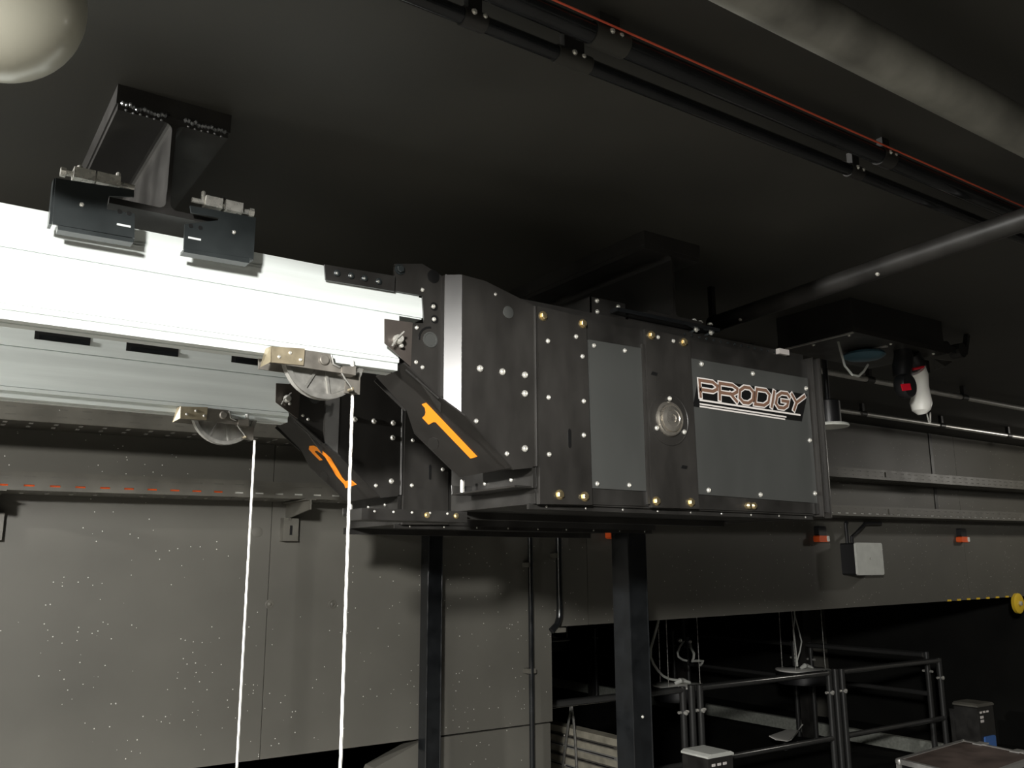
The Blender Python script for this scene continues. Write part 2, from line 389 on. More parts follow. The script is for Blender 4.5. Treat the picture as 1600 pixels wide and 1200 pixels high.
        for i, (p, w) in enumerate(pts):
            d = (pts[min(i+1, len(pts)-1)][0]-pts[max(i-1, 0)][0]).normalized(); nrm = d.cross(sn).normalized()
            ww = w/5.454*.0047
            vs += [p+sn*.0012+nrm*ww/2*1.25, p+sn*.0012-nrm*ww/2*1.25]
        m2.add(vs, [(2*i, 2*i+1, 2*i+3, 2*i+2) for i in range(len(pts)-1)])
        m2.slab([to1(*p)+sn*.0005 for p in ((655, 885), (640, 835), (700, 815), (748, 855))], sn*.001)
        obj('numeral', m2, 'orange_print', gp, label='orange numeral 2', solid=.001)
    # pocket below the guard
    pk = MB(); pk.box((1.345, HY+.004, .206), (1.412, HY+.34, .211)); pk.box((1.400, HY, .206), (1.412, HY+.005, .264))
    pk.box((1.345, HY+.335, .206), (1.412, HY+.34, .235))
    pb = obj('pocket_bracket', pk, 'black_steel', h)
    obj('bracket_edge', MB().tube([(1.344, HY+.34, .235), (1.344, HY+.336, .208), (1.344, HY+.004, .208)], .003, 8), 'bend_steel', pb, smooth=True)
    put('screw', screw_me(.007), (1.411, HY+.12, .238), h, (-1, 0, 0)); put('screw', screw_me(.007), (1.411, HY+.26, .238), h, (-1, 0, 0))
    obj('spacer', MB().lathe((1.362, HY+.31, .21), (0, 0, 1), [(.007, 0), (.007, .04)], 10), 'zinc', h, smooth=True)
    # underside rail with small screws
    u_ = MB(); u_.box((1.40, HY+.02, .150), (2.62, HY+.03, .166)); u_.box((1.40, HY+.43, .142), (2.62, HY+.46, .166)); 
    if full: u_.box((1.06, HY+.36, .128), (1.41, HY+.46, .160))
    ur = obj('bottom_rail', u_, 'black_steel', h)
    for i in range(9): put('screw', screw_me(.004), (1.46+.14*i, HY+.022, .158), ur)
    if full:
        for i in range(5): put('screw', screw_me(.004), (1.10+.06*i, HY+.359, .152), ur)
        for x in (1.27, 1.37): put('bolt', bolt_me(.008), (x, HY+.359, .146), ur)
    # top rail with bits of hardware
    tr = MB(); tr.box((1.30, HY+.012, .722), (2.62, HY+.028, .742)); tr.box((1.30, HY+.40, .722), (2.62, HY+.42, .75))
    tp = obj('top_rail', tr, 'black_steel', h)
    for i in range(16): put('screw', black_screw_me(.0045), (2.02+.034*i, HY+.012, .731), tp)
    for x in (1.35, 1.50): put('bolt', bolt_me(.013, 'black_steel'), (x, HY+.05, .742), tp, (0, 0, 1))
    if not full:
        h.location = Vector(h.location)+off; return h
    # recessed bay and cover plates
    obj('bay_frame', MB().prism([(1.600, .714), (1.826, .714), (1.826, .170), (1.604, .168)], HY+.002, HY+.007), 'black_steel', h)
    fr = MB(); fr.box((1.816, HY-.006, .175), (1.825, HY+.004, .668)); obj('bay_lip', fr, 'housing_steel', h)
    cp = obj('cover_plate', MB().prism([(1.606, .652), (1.814, .654), (1.814, .214), (1.606, .214)], HY-.003, HY+.003), 'grey_plate', h)
    for u, v in ((928, 540), (976, 548), (933, 756), (983, 758)): put('screw', screw_me(.0072), P(u, v, Y=HY-.003), cp)
    c2_ = obj('column_plate', MB().prism([(1.828, .716), (2.022, .714), (2.028, .168), (1.830, .166)], yc, HY+.006), 'housing_steel', h)
    for u, v in ((1017, 524), (1068, 535), (1025, 783), (1079, 785)): put('bolt', bolt_me(.0125), P(u, v, Y=yc), c2_)
    for u, v in ((1028, 527), (1052, 533)): put('screw', screw_me(.0068), P(u, v, Y=yc), c2_)
    for u, v in ((1022, 584), (1069, 730)):
        sl = P(u, v, Y=yc); obj('slot', MB().slab([sl+Vector(w) for w in ((-.014, -.0012, -.004), (.010, -.0012, -.006), (.014, -.0012, .004), (-.008, -.0012, .006))], (0, .001, 0)), 'plate_black', c2_)  # slot shade painted as a thin black plate
    bc = P(1045, 655, Y=yc)
    fl = MB().lathe(bc, (0, -1, 0), [(.083, 0), (.083, .003), (.0805, .0035), (.079, .002), (.050, .002)], 40)
    bf = obj('bearing_flange', fl, 'housing_steel', h, smooth=True)
    bh = MB().lathe(bc, (0, -1, 0), [(.055, .002), (.055, .006), (.051, .012), (.047, .012), (.046, .008), (.042, .008), (.040, .016), (.028, .021), (.026, .019), (.012, .022), (.010, .019), (.002, .019)], 36)
    obj('bearing_hub', bh, 'bearing_metal' if 'bearing_metal' in M else 'zinc', bf, smooth=True)
    for u, v in ((1046, 623), (1026, 669), (1069, 675)): put('screw', screw_me(.0082), P(u, v, Y=yc-.003), bf)
    obj('bay_frame', MB().prism([(2.026, .714), (2.628, .714), (2.63, .170), (2.030, .168)], HY+.002, HY+.007), 'black_steel', h)
    dp = obj('cover_plate', MB().prism([(2.028, .650), (2.616, .652), (2.622, .206), (2.026, .214)], HY-.003, HY+.003), 'grey_plate', h)
    for u, v in ((1096, 569), (1176, 584), (1259, 607), (1265, 688), (1273, 771), (1188, 773), (1107, 766)): put('screw', screw_me(.0085), P(u, v, Y=HY-.003), dp)
    # end flange
    ef = MB(); ef.box((2.624, HY-.020, .160), (2.634, HY+.46, .726)); ef.box((2.634, HY-.012, .175), (2.664, HY+.003, .722)); ef.box((2.662, HY-.022, .155), (2.672, HY+.46, .728))
    e_ = obj('end_flange', ef, 'housing_steel', h)
    for xx in (2.626, 2.668): obj('highlight_bead', MB().tube([(xx, HY-.021, .158), (xx, HY-.021, .726)], .0028, 8), 'bend_steel', e_, smooth=True)  # beads added along the flange edges to catch a highlight
    obj('end_block', MB().box((2.60, HY-.006, .168), (2.622, HY+.004, .206)), 'black_steel', h)
    for k in range(4): put('screw', screw_me(.004), (2.672, HY-.0+.02, .72-.03*k), e_, (1, 0, 0))
    gl = MB(); gp_ = P(1172, 790, Y=HY)
    for dx in (-.012, .012): gl.lathe((gp_.x+dx, HY+.002, .186), (0, -1, 0), [(.012, 0), (.012, .01), (.007, .016)], 10)
    gl.box((gp_.x-.02, HY-.006, .180), (gp_.x+.02, HY+.002, .192)); obj('grease_nipple', gl, 'brass', h, smooth=True)
    st = P(1225, 548, Y=HY-.002); obj('sticker', MB().box((st.x-.026, HY-.004, .725), (st.x+.026, HY+.012, .744)), 'white_print', h)
    # nameplate with raised letters
    yn = HY-.003
    npl = obj('nameplate', MB().slab([P(1091, 590.5, Y=yn), P(1261, 616.5, Y=yn), P(1252, 658.5, Y=yn), P(1082.5, 635, Y=yn)], (0, -.002, 0)), 'plate_black', h)
    tl, tr_, bl, br = [P(u, v, Y=yn-.0028) for u, v in ((1092.5, 594), (1256.5, 619.5), (1094.5, 619), (1250.5, 641.5))]
    def LP(u, v): return (bl*(1-u)+br*u)*(1-v)+(tl*(1-u)+tr_*u)*v
    G = {'P': (.0, .155, [[(0, 0), (0, 1), (.75, 1), (1, .8), (1, .6), (.75, .42), (.05, .42)]]),
         'R': (.178, .340, [[(0, 0), (0, 1), (.72, 1), (1, .82), (1, .62), (.75, .42), (.05, .42)], [(.62, .42), (1, 0)]]),
         'O': (.365, .495, [[(.3, 0), (.7, 0), (1, .25), (1, .75), (.7, 1), (.3, 1), (0, .75), (0, .25), (.3, 0)]]),
         'D': (.522, .652, [[(0, 0), (0, 1), (.7, 1), (1, .75), (1, .25), (.7, 0), (0, 0)]]),
         'I': (.692, .692, [[(0, 0), (0, 1)]]),
         'G': (.728, .850, [[(1, .82), (.8, 1), (.3, 1), (0, .75), (0, .25), (.3, 0), (.75, 0), (1, .2), (1, .48), (.5, .48)]]),
         'Y': (.872, 1.0, [[(0, 1), (.5, .5), (1, 1)], [(.5, .5), (.45, 0)]])}
    for ch in 'PRODIGY':
        u0, u1, paths = G[ch]; lm = MB()
        for mi, w_, dy in ((0, .0190, 0), (1, .0105, -.0012)):
            lm.mi = mi
            for j, pth in enumerate(paths): stroke(lm, [LP(u0+(u1-u0)*a_, b_)+Vector((0, dy-.0003*j, 0)) for a_, b_ in pth], w_)
        obj('letter', lm, ['white_print', 'bronze_print'], npl)
    for (a, b2, w) in (((1094, 625), (1250, 648.5), .006), ((1094, 631), (1228, 651.5), .005), ((1094, 635), (1226, 655), .005)):
        lm = MB(); stroke(lm, [P(*a, Y=yn-.003), P(*b2, Y=yn-.003)], w); obj('stripe', lm, 'white_print', npl)
    # bracket box on the roof of the hoist
    bb0 = P(918, 470, Y=HY+.02)
    tbx = MB(); tbx.box((bb0.x+.02, HY+.03, .742), (bb0.x+.16, HY+.18, .745)); tbx.box((bb0.x+.02, HY+.03, .742), (bb0.x+.16, HY+.034, .80)); tbx.box((bb0.x+.02, HY+.03, .742), (bb0.x+.024, HY+.18, .80)); tbx.box((bb0.x+.024, HY+.034, .796), (bb0.x+.16, HY+.18, .80))
    t_ = obj('top_bracket', tbx, 'black_steel', h)
    for dx, dz in ((.045, .79), (.13, .785), (.045, .755)): put('screw', screw_me(.0075), (bb0.x+dx, HY+.03, dz), t_)
    return h
mat('bearing_metal', (.46, .43, .38), .28, .85, noise=.2, nscale=20)
mat('bracket_wing', (.11, .095, .085), .4, .3, noise=.15, nscale=12)
OFF2 = Vector((.012, .83, -.022))
h1 = hoist(1, (0, 0, 0), 'black steel winch hoist with grey cover plates and orange numeral 1', True)
h2 = hoist(2, OFF2, 'black steel winch hoist with orange numeral 2, behind the other hoist', False)
h2.location = Vector((1.9, HY+.2, .155))+OFF2

# ================================================================== galvanised tracks
def track(off, label, slots):
    off = Vector(off); K = (CY+.004)/HY; x0, x1 = -2.2, 1.076
    t = thing('lift_track', label, 'track', Vector((-.5, CY+.06, .484))+off, 'galvanised lift tracks')
    def ext(prof, xa, xb, name, m):     # profile in (y,z) extruded along X
        b = MB(); n = len(prof)
        vs = [(xa, y, z*K) for y, z in prof]+[(xb, y, z*K) for y, z in prof]
        b.add([Vector(v)+off for v in vs], [list(range(n)), list(range(2*n-1, n-1, -1))]+[[i, i+n, (i+1) % n+n, (i+1) % n] for i in range(n)])
        return obj(name, b, m, t)
    y = CY+.007; d = .072; K = (CY+.004)/HY
    ext([(y+.010, .690), (y+.010, .726), (y+d-.01, .726), (y+d-.01, .690)], x0, x1-.04, 'top_band', 'galvanised')
    ext([(y+.004, .686), (y+.004, .6935), (y+d-.004, .6935), (y+d-.004, .686)], x0, x1-.01, 'seam', 'galvanised')
    ext([(y, .632), (y, .686), (y+d, .686), (y+d, .632)], x0, x1, 'upper_channel', 'galvanised')
    ext([(y+.006, .629), (y+.006, .632), (y+d, .632), (y+d, .629)], x0, x1, 'groove', 'galvanised')
    ext([(y, .516), (y, .629), (y+.005, .629), (y+.005, .516)], x0, .985*K, 'web', 'galvanised')
    ext([(y+d-.005, .516), (y+d-.005, .629), (y+d, .629), (y+d, .516)], x0, .985*K, 'web', 'galvanised')
    ext([(y-.004, .503), (y-.004, .514), (y+.02, .514), (y+.02, .503)], x0, .985*K, 'lip', 'galvanised')
    ext([(y+.004, .484), (y+.004, .503), (y+.03, .503), (y+.03, .484)], x0, .985*K, 'bottom_rim', 'galvanised')
    ext([(y+d-.03, .484), (y+d-.03, .514), (y+d, .514), (y+d, .484)], x0, .985*K, 'bottom_rim', 'galvanised')
    if slots:
        for (u0, v0, u1) in ((55, 514, 143), (198, 533, 280), (362, 552, 440)):
            p0 = P(u0, v0, Y=y+off.y); p1 = P(u1, v0, Y=y+off.y)
            z = p0.z+.0; yy = y+off.y
            s_ = obj('slot', MB().box((p0.x, yy-.001, z-.030), (p1.x, yy+.004, z+.002)), 'plate_black', t)
            obj('slot_lip', MB().box((p0.x+.012, yy-.005, z-.028), (p1.x-.002, yy-.001, z-.016)), 'gloss_black', s_)
    return t
tr1 = track((0, 0, 0), 'overexposed white galvanised lift track hung from the beam clamps', False)
tr2 = track(OFF2, 'galvanised lift track with black slots, behind the brighter track', True)

# ================================================================== sheave blocks and ropes
def sheave(off, label, metals):
    off = Vector(off); gold, plate, cast = metals
    c = P(505, 560, Y=CY+.040); R = .105
    t = thing('sheave_block', label, 'pulley', Vector((c.x, CY+.05, c.z-R))+off, 'rope sheaves under the lift tracks')
    def o_(name, b, m, par=t, smooth=False):
        b.v = [v+off for v in b.v]; return obj(name, b, m, par, smooth=smooth)
    w = MB().lathe(c, (0, -1, 0), [(R, -.012), (R, -.010), (R-.008, -.004), (R-.008, .004), (R, .010), (R, .0125), (R-.012, .0125), (R-.014, .004), (.030, .004), (.028, .010), (.001, .010)], 40)
    wl = o_('wheel', w, cast, smooth=True)
    for i in range(9):
        a = math.radians(200+i*40); b = MB()
        d = Vector((math.cos(a), 0, math.sin(a)))
        b.bar(c+d*.024+Vector((0, -.007, 0)), c+d*(R-.012)+Vector((0, -.007, 0)), .006, .007, (0, 1, 0)); o_('spoke', b, cast, wl)
    yp = CY-.010
    f = lambda x, y, Y=yp: P(400+x/8.889, 530+y/8.889, Y=Y)
    o_('side_plate', MB().slab([f(*p) for p in ((200, 100), (690, 150), (1035, 205), (1045, 330), (1165, 400), (1200, 380), (1200, 470), (1050, 450), (200, 320))], (0, .004, 0)), plate)
    o_('side_plate', MB().slab([f(*p)+Vector((0, .085, 0)) for p in ((200, 160), (1045, 180), (1165, 400), (1200, 470), (200, 320))], (0, .004, 0)), plate)
    gp = o_('mount_plate', MB().slab([f(215, 100, yp-.006), f(680, 130, yp-.006), f(660, 362, yp-.006), f(215, 320, yp-.006)], (0, .005, 0)), gold)
    o_('mount_plate_fin', MB().slab([f(210, 95, yp-.006), f(130, 130, yp+.02), f(60, 390, yp+.02), f(205, 315, yp-.006)], (0, .004, 0)), gold, gp)
    for x, y in ((320, 245), (475, 190), (620, 285)):
        s_ = put('rivet', screw_me(.0045), f(x, y, yp-.006)+off, gp)
    o_('axle_pin', MB().lathe(f(940, 290, yp), (0, -1, 0), [(.0125, -.09), (.0125, .006), (.010, .008)], 18), plate, smooth=True)
    kp = MB().slab([f(*p, yp-.006) for p in ((1205, 375), (1390, 375), (1385, 500), (1205, 470))], (0, .035, 0))
    o_('rope_keeper', kp, plate)
    o_('rope_guard', MB().slab([f(*p, yp+.03) for p in ((1250, 510), (1450, 520), (1440, 770), (1230, 745))], (0, .004, 0)), plate)
    wr = MB().tube([f(1045, 215, yp-.004), f(1075, 345, yp-.004), f(1165, 390, yp-.004)], .003, 8); wr.tube([f(1190, 470, yp-.006), f(1230, 540, yp-.006), f(1300, 630, yp-.006), f(1330, 690, yp-.006)], .0025, 8)
    o_('keeper_wire', wr, cast, smooth=True)
    o_('ferrule', MB().lathe(f(1335, 690, yp-.006), (0, -1, 0), [(.0042, -.02), (.0042, .003), (.0025, .004)], 10), gold, smooth=True)
    r = MB().tube([f(1335, 290, yp+.012)+off, f(1340, 380, yp+.012)+off], .005, 8)
    obj('rope_stub', r, 'rope_steel', t, smooth=True)
    return t
sheave((0, 0, 0), 'spoked cast sheave with bright gold mounting plate under the overexposed track', ('yellow_zinc', 'bracket_steel', 'cast_aluminium'))
sheave(Vector((.002, .83, -.018)), 'spoked cast sheave under the track with black slots', ('yellow_zinc', 'bracket_steel', 'cast_aluminium'))
def rope(u, v, Y, label):
    a = P(u, v, Y=Y); n = 60; b = MB(); r = .0027
    for k in range(3):           # three strands laid together
        pts = []
        for i in range(n*3+1):
            z = a.z-(a.z-FZ)*i/(n*3); ph = i*.5+k*2.094
            pts.append((a.x+r*.6*math.cos(ph), a.y+r*.6*math.sin(ph), z))
        b.tube(pts, r, 6)
    return tag(obj('wire_rope', b, 'rope_steel', smooth=True), label, 'rope', 'wire ropes hanging from the sheaves')
rope(551, 613, CY+.03, 'bright steel wire rope hanging from the sheave of the overexposed track')
rope(398, 688, CY+.83, 'bright steel wire rope hanging from the sheave of the slotted track')

# ================================================================== ceiling beams
def ibeam(x, w, y0, y1, label, weld):
    zt, zb_ = 1.004, .770
    t = thing('steel_beam', label, 'beam', (x, y0+.3, zb_), 'steel I-beams under the ceiling')
    obj('top_flange', MB().box((x-w/2, y0, zt-.014), (x+w/2, y1, zt)), 'black_steel', t)
    obj('bottom_flange', MB().box((x-w/2, y0, zb_), (x+w/2, y1, zb_+.014)), 'black_steel', t)
    wb_ = MB(); k = .016; pr = [(x-.0045, zb_+.03), (x-.0045, zt-.03)]
    fil = []
    for i in range(5):
        a = math.pi/2*i/4; fil.append((.0045+k*(1-math.sin(a)), k*(1-math.cos(a))))
    right = [(x+dx, zb_+.014+dz) for dx, dz in fil]+[(x+dx, zt-.014-dz) for dx, dz in fil[::-1]]
    left = [(2*x-px, pz_) for px, pz_ in right[::-1]]
    wb_.prism(right+left, y0+.001, y1); obj('web', wb_, 'black_steel', t)
    tp = MB().prism([(x-w/2-.004, zt), (x+w/2+.004, zt), (x+w/2+.004, CZ), (x-w/2-.004, CZ)], y0-.002, y1)
    obj('packing_plate', tp, 'black_steel', t)
    if weld:
        random.seed(3)
        for side in (-1, 1):
            wm = MB()
            for i in range(13):
                px = x+side*(.022+.0075*i)
                wm.lathe((px, y0-.003+random.uniform(-.002, .002), zt+random.uniform(-.004, .003)), (1, 0, 0), [(.002, -.005), (.0055, -.002), (.0055, .002), (.002, .005)], 7)
                if i % 2: wm.lathe((px, y0-.002, zt-.013+random.uniform(-.002, .002)), (1, 0, 0), [(.0015, -.003), (.003, 0), (.0015, .003)], 6)
            obj('weld_bead', wm, 'weld', t, smooth=True)
    return t
ibeam(.405, .243, 1.955, 3.98, 'black steel I-beam with shiny weld beads above the white track', True)
ibeam(1.975, .243, 1.955, 3.98, 'black steel I-beam above the hoist body with grey cover plates', False)
# ---- clamps gripping the first beam
def clamp(side, label):
    Y = 1.925
    if side < 0: f = lambda x, y, Y=Y: P(80+x/8.571, 250+y/8.571, Y=Y)
    else: f = lambda x, y, Y=Y: P(270+x/10, 300+y/10, Y=Y)
    t = thing('beam_clamp', label, 'clamp', f(600, 1000), 'beam clamps on the lift track')
    if side < 0:
        body = [(60, 240), (1110, 405), (1110, 490), (775, 480), (740, 660), (1120, 720), (1115, 1045), (20, 855)]
        lip = [(85, 880), (1100, 1060), (1095, 1115), (85, 940)]
        bolt = ((150, 180), (1110, 400)); nut = ((300, 215), (590, 255)); nut2 = ((610, 275), (925, 345)); tip = (905, 255); knob = (395, 105)
        slot = ((880, 862), (1065, 890)); hl = ((915, 690), (1040, 715)); dot = (410, 598)
    else:
        body = [(270, 210), (1300, 400), (1260, 1060), (1200, 1035), (170, 880), (190, 500), (720, 440), (720, 400), (290, 320)]
        lip = [(170, 890), (1195, 1045), (1185, 1120), (160, 945)]
        bolt = ((290, 200), (1235, 300)); nut = ((830, 205), (1100, 265)); nut2 = ((520, 160), (780, 215)); tip = (490, 110); knob = (800, 160)
        slot = ((240, 715), (440, 740)); hl = ((280, 530), (430, 560)); dot = (955, 630)
    obj('body', MB().slab([f(*p) for p in body], (0, .006, 0)), 'dark_clamp', t)
    e = f(*body[0]); e2 = f(*body[-1 if side < 0 else 2])
    x_out = f(60, 240).x if side < 0 else f(1280, 400).x
    zt, zb_ = (f(60, 240).z, f(20, 855).z) if side < 0 else (f(1300, 400).z, f(1260, 1060).z)
    obj('return_flange', MB().box((x_out-.003, Y+.004, zb_), (x_out+.003, Y+.035, zt)), 'dark_clamp', t)
    lp = [f(*p) for p in lip]
    obj('bottom_lip', MB().slab([l+Vector((0, -.004, 0)) for l in lp], (0, .03, 0)), 'dark_clamp', t)
    a, b = f(*bolt[0], Y+.03), f(*bolt[1], Y+.03)
    a.z = b.z = (a.z+b.z)/2+.004
    sg = 1 if side < 0 else -1
    if side > 0: a, b = b, a
    bm = MB().tube([a, b], .006, 10); bm.tube([a-Vector((sg*.004, 0, 0)), a+Vector((sg*.006, 0, 0))], .0105, 6)
    obj('clamp_bolt', bm, 'zinc', t)
    nb = MB()
    for n0, n1 in (nut, nut2):
        p0, p1 = f(*n0, Y+.012), f(*n1, Y+.012); zc = a.z
        nb.box((p0.x, Y+.012, zc-.012), (p1.x, Y+.05, zc+.012))
    obj('clamp_nut', nb, 'zinc', t)
    tp = f(*tip, Y+.02); obj('locating_pin', MB().lathe((tp.x, Y+.03, a.z), (0, 0, 1), [(.005, 0), (.005, .024), (.003, .027)], 8), 'zinc', t, smooth=True)
    kp = f(*knob, Y+.02); obj('locking_screw', MB().lathe((kp.x, Y+.03, a.z+.008), (0, 0, 1), [(.0055, 0), (.007, .006), (.006, .013), (.002, .016)], 10), 'zinc' if side < 0 else 'black_steel', t, smooth=True)
    s0, s1 = f(*slot[0], Y-.001), f(*slot[1], Y-.001)
    obj('slot', MB().box((s0.x, Y-.0012, (s0.z+s1.z)/2-.0022), (s1.x, Y+.001, (s0.z+s1.z)/2+.0022)), 'galvanised', t)
    for p in hl: put('hole', shared('clamp_hole_shade', lambda b: b.lathe((0,0,0), (0,0,1), [(.0048, 0), (.0048, .0012)], 12), 'plate_black'), f(*p), t)  # black discs on the surface paint the dark of the holes
    put('screw', screw_me(.005), f(*dot), t)
    return t
clamp(-1, 'dark steel beam clamp with zinc bolt, left open end on the flange')
clamp(1, 'dark steel beam clamp with zinc bolt, nearer the hoist housing')
# hanger plate of the second beam on the hoist
t = thing('hanger_plate', 'black bolted hanger plate between I-beam and hoist roof', 'bracket', (2.0, 1.99, .745))
hb = MB(); hb.box((1.72, 1.945, .758), (2.17, 2.30, .770)); obj('plate', hb, 'gloss_black', t)
hb = MB(); hb.box((1.80, 1.985, .7421), (2.16, 2.25, .758)); obj('spacer_block', hb, 'black_steel', t)
for i, (x, z) in enumerate(((2.07, .778), (2.10, .776), (2.145, .776))): put('bolt', bolt_me(.009, 'zinc'), (x, 1.965, z+.006), t, (0, 0, 1))
for x in (2.07, 2.14):
    k = MB().tube([(x-.012, 1.98, .7425), (x+.004, 1.965, .755), (x+.014, 1.955, .757)], .005, 8); obj('latch', k, 'dark_clamp', t, smooth=True)
    put('bolt', bolt_me(.008, 'zinc'), (x+.004, 1.962, .7555), t)

# ================================================================== ceiling services
b = MB().tube([(-1.5, .836, .93), (9.3, .836, .93)], .045, 24)
tag(obj('ceiling_pipe', b, 'pipe_grey', smooth=True), 'thick grey dusty pipe running under the black ceiling', 'pipe')
def duct(Y0, Y1, z0, z1, label, name='cable_duct'):
    t = thing(name, label, 'duct', (2.0, (Y0+Y1)/2, z0), 'black ducts under the ceiling')
    yc, r = (Y0+Y1)/2, (Y1-Y0)/2
    obj('tube', MB().tube([(-1.5, yc, 1.0), (6.2, yc, 1.0)], r, 20), 'gloss_black', t, smooth=True)
    return t
dA = duct(1.238, 1.269, .985, 1.02, 'glossy black duct under the ceiling, without a red cable')
dB = duct(1.141, 1.183, .979, 1.02, 'glossy black duct under the ceiling, with a red cable along it')
for u, v, par, yc, r_ in ((905, 85, dA, 1.2535, .0155), (1350, 262, dA, 1.2535, .0155), (960, 55, dB, 1.162, .021), (1398, 240, dB, 1.162, .021), (735, 35, dA, 1.2535, .0155)):
    p = P(u, v, Z=1.0); big = u in (905, 960); w = .042 if big else .025
    s_ = obj('coupling', MB().tube([(p.x-w, yc, 1.0), (p.x+w, yc, 1.0)], r_+.003, 16), 'ceiling_paint' if big else 'black_steel', par, smooth=True)
    obj('hanger_strap', MB().box((p.x-w*.6, yc-.008, 1.0+r_*.8), (p.x+w*.6, yc+.008, CZ)), 'black_steel', s_)
    put('bolt', bolt_me(.0055, 'zinc'), (p.x-.008, yc-(r_+.003)*.93, 1.004), s_, (0, -1, .1))
    put('bolt', bolt_me(.0045, 'zinc'), (p.x+.016, yc-(r_+.003)*.93, 1.004), s_, (0, -1, .1))
b = MB().tube([(-1.5, 1.1365, 1.0135), (6.2, 1.1365, 1.0135)], .0022, 8)
tag(obj('red_cable', b, 'cable_red', smooth=True), 'thin red cable running along the glossy black duct', 'cable')
p0, p1 = P(1120, 505, Z=.9), P(1600, 343, Z=.9)
d = (p1-p0); a, e = p0-d*0.0, p1+d*1.2
t = thing('sprinkler_pipe', 'black pipe crossing below the ceiling from the hoist roof', 'pipe', (p0.x, p0.y, .86))
obj('tube', MB().tube([p0+d*.0, e], .031, 20), 'black_steel', t, smooth=True)
obj('end_cap', MB().tube([p0-d*.02, p0+d*.008], .033, 20), 'gloss_black', t, smooth=True)
for k in (.12, .62): pp = p0+d*k; put('bolt', bolt_me(.006, 'zinc'), pp+Vector((-.02, 0, -.024)), t, (-.6, 0, -.8))
for k in (-.018, 1.6): obj('hanger', MB().box((p0.x+d.x*k-.01, p0.y+d.y*k-.01, .92), (p0.x+d.x*k+.01, p0.y+d.y*k+.01, CZ)), 'black_steel', t)
for (ua, va), (ub, vb), lab in (((1310, 640), (1600, 685), 'thin bare metal conduit under the ceiling, closer to the cable trays'), ((1455, 610), (1600, 640), 'thin bare metal conduit under the ceiling, behind the hanging hand tool')):
    a, b_ = P(ua, va, Z=.98), P(ub, vb, Z=.98); y_ = (a.y+b_.y)/2
    t = thing('ceiling_conduit', lab, 'pipe', (a.x, y_, .965), 'bright-edged conduits under the ceiling')
    obj('tube', MB().tube([(2.9, y_, .98), (9.3, y_, .98)], .016, 12), 'conduit_metal' if 'conduit_metal' in M else 'aluminium', t, smooth=True)
    for i in range(7):
        x = 3.3+.95*i; c_ = obj('clip', MB().tube([(x-.03, y_, .98), (x+.03, y_, .98)], .021, 12), 'black_steel', t, smooth=True)
        obj('clip_strap', MB().box((x-.012, y_-.012, .99), (x+.012, y_+.012, CZ)), 'black_steel', c_)

# globe lamp
lc = P(-8, -8, D=1.4); R = .134
t = thing('globe_lamp', 'cream opal globe lamp close under the black ceiling', 'lamp', (lc.x, lc.y, lc.z-R))
prof = [(R*math.sin(math.pi*i/28), -R*math.cos(math.pi*i/28)) for i in range(27)]
obj('globe', MB().lathe(lc, (0, 0, 1), prof, 48), 'opal_glass', t, smooth=True)
obj('ceiling_rose', MB().lathe((lc.x, lc.y, lc.z+R*.93), (0, 0, 1), [(.05, 0), (.06, .008), (.06, CZ-lc.z-R*.93)], 24), 'black_plastic', t, smooth=True)

# ================================================================== ceiling box and the hand tool
bx0, by0 = 3.04, 2.03
cbx = t = thing('ceiling_box', 'black rectangular box hung under the ceiling behind the hoist', 'box', (3.38, 2.2, .90))
obj('body', MB().box((bx0, by0, .925), (3.70, 2.40, CZ)), 'black_steel', t)
lid = MB(); lid.box((bx0-.004, by0-.004, .905), (3.70, 2.40, .925)); L_ = obj('lid', lid, 'box_lid' if 'box_lid' in M else 'housing_steel', t)
obj('edge_strip', MB().box((bx0-.006, by0+.0, .900), (bx0+.004, 2.36, .906)), 'aluminium', L_)
p = P(1385, 541, Z=.90); obj('edge_strip', MB().box((p.x, p.y, .898), (p.x+.012, p.y+.12, .905)), 'aluminium', L_)
obj('knob', MB().lathe((p.x+.25, p.y+.06, .905), (0, 0, -1), [(.018, 0), (.018, .01), (.01, .014)], 14), 'zinc', L_, smooth=True)
for dx, dy in ((.03, .04), (.04, .22), (.3, .03), (.62, .03)): put('screw', screw_me(.007), (bx0+dx, by0+dy, .905), L_, (0, 0, -1))
# blue bottle-like tank under the lid
p = P(1350, 554, Y=2.2); b = MB()
b.lathe((p.x, p.y, .905), (0, 0, -1), [(.05, 0), (.085, .012), (.09, .022), (.07, .034), (.03, .04)], 20)
tag(obj('blue_drip_tray', b, 'blue_plastic', smooth=True), 'small blue glossy tray fixed under the ceiling box', 'tray')
pts = [P(1311, 552, Y=2.16), P(1320, 572, Y=2.12), P(1332, 586, Y=2.1), P(1341, 588, Y=2.1), P(1350, 580, Y=2.12), P(1356, 570, Y=2.14)]
pts[0].z = .905
tag(obj('grey_cable', MB().tube(pts, .005, 8), 'box_grey', smooth=True), 'short grey cable looping below the ceiling box', 'cable')
# side arm bracket right of box
b = MB(); b.bar((3.70, 2.10, .96), (3.98, 2.10, .955), .03, .03); b.lathe((3.80, 2.10, .955), (0, -1, 0), [(.03, -.03), (.03, .03)], 12); b.lathe((3.93, 2.10, .96), (0, -1, 0), [(.035, -.02), (.035, .03)], 12); b.bar((3.98, 2.09, .95), (4.02, 2.09, CZ), .02, .02)
tag(obj('side_bracket', b, 'black_steel', smooth=False), 'black jointed bracket at the far end of the ceiling box', 'bracket')
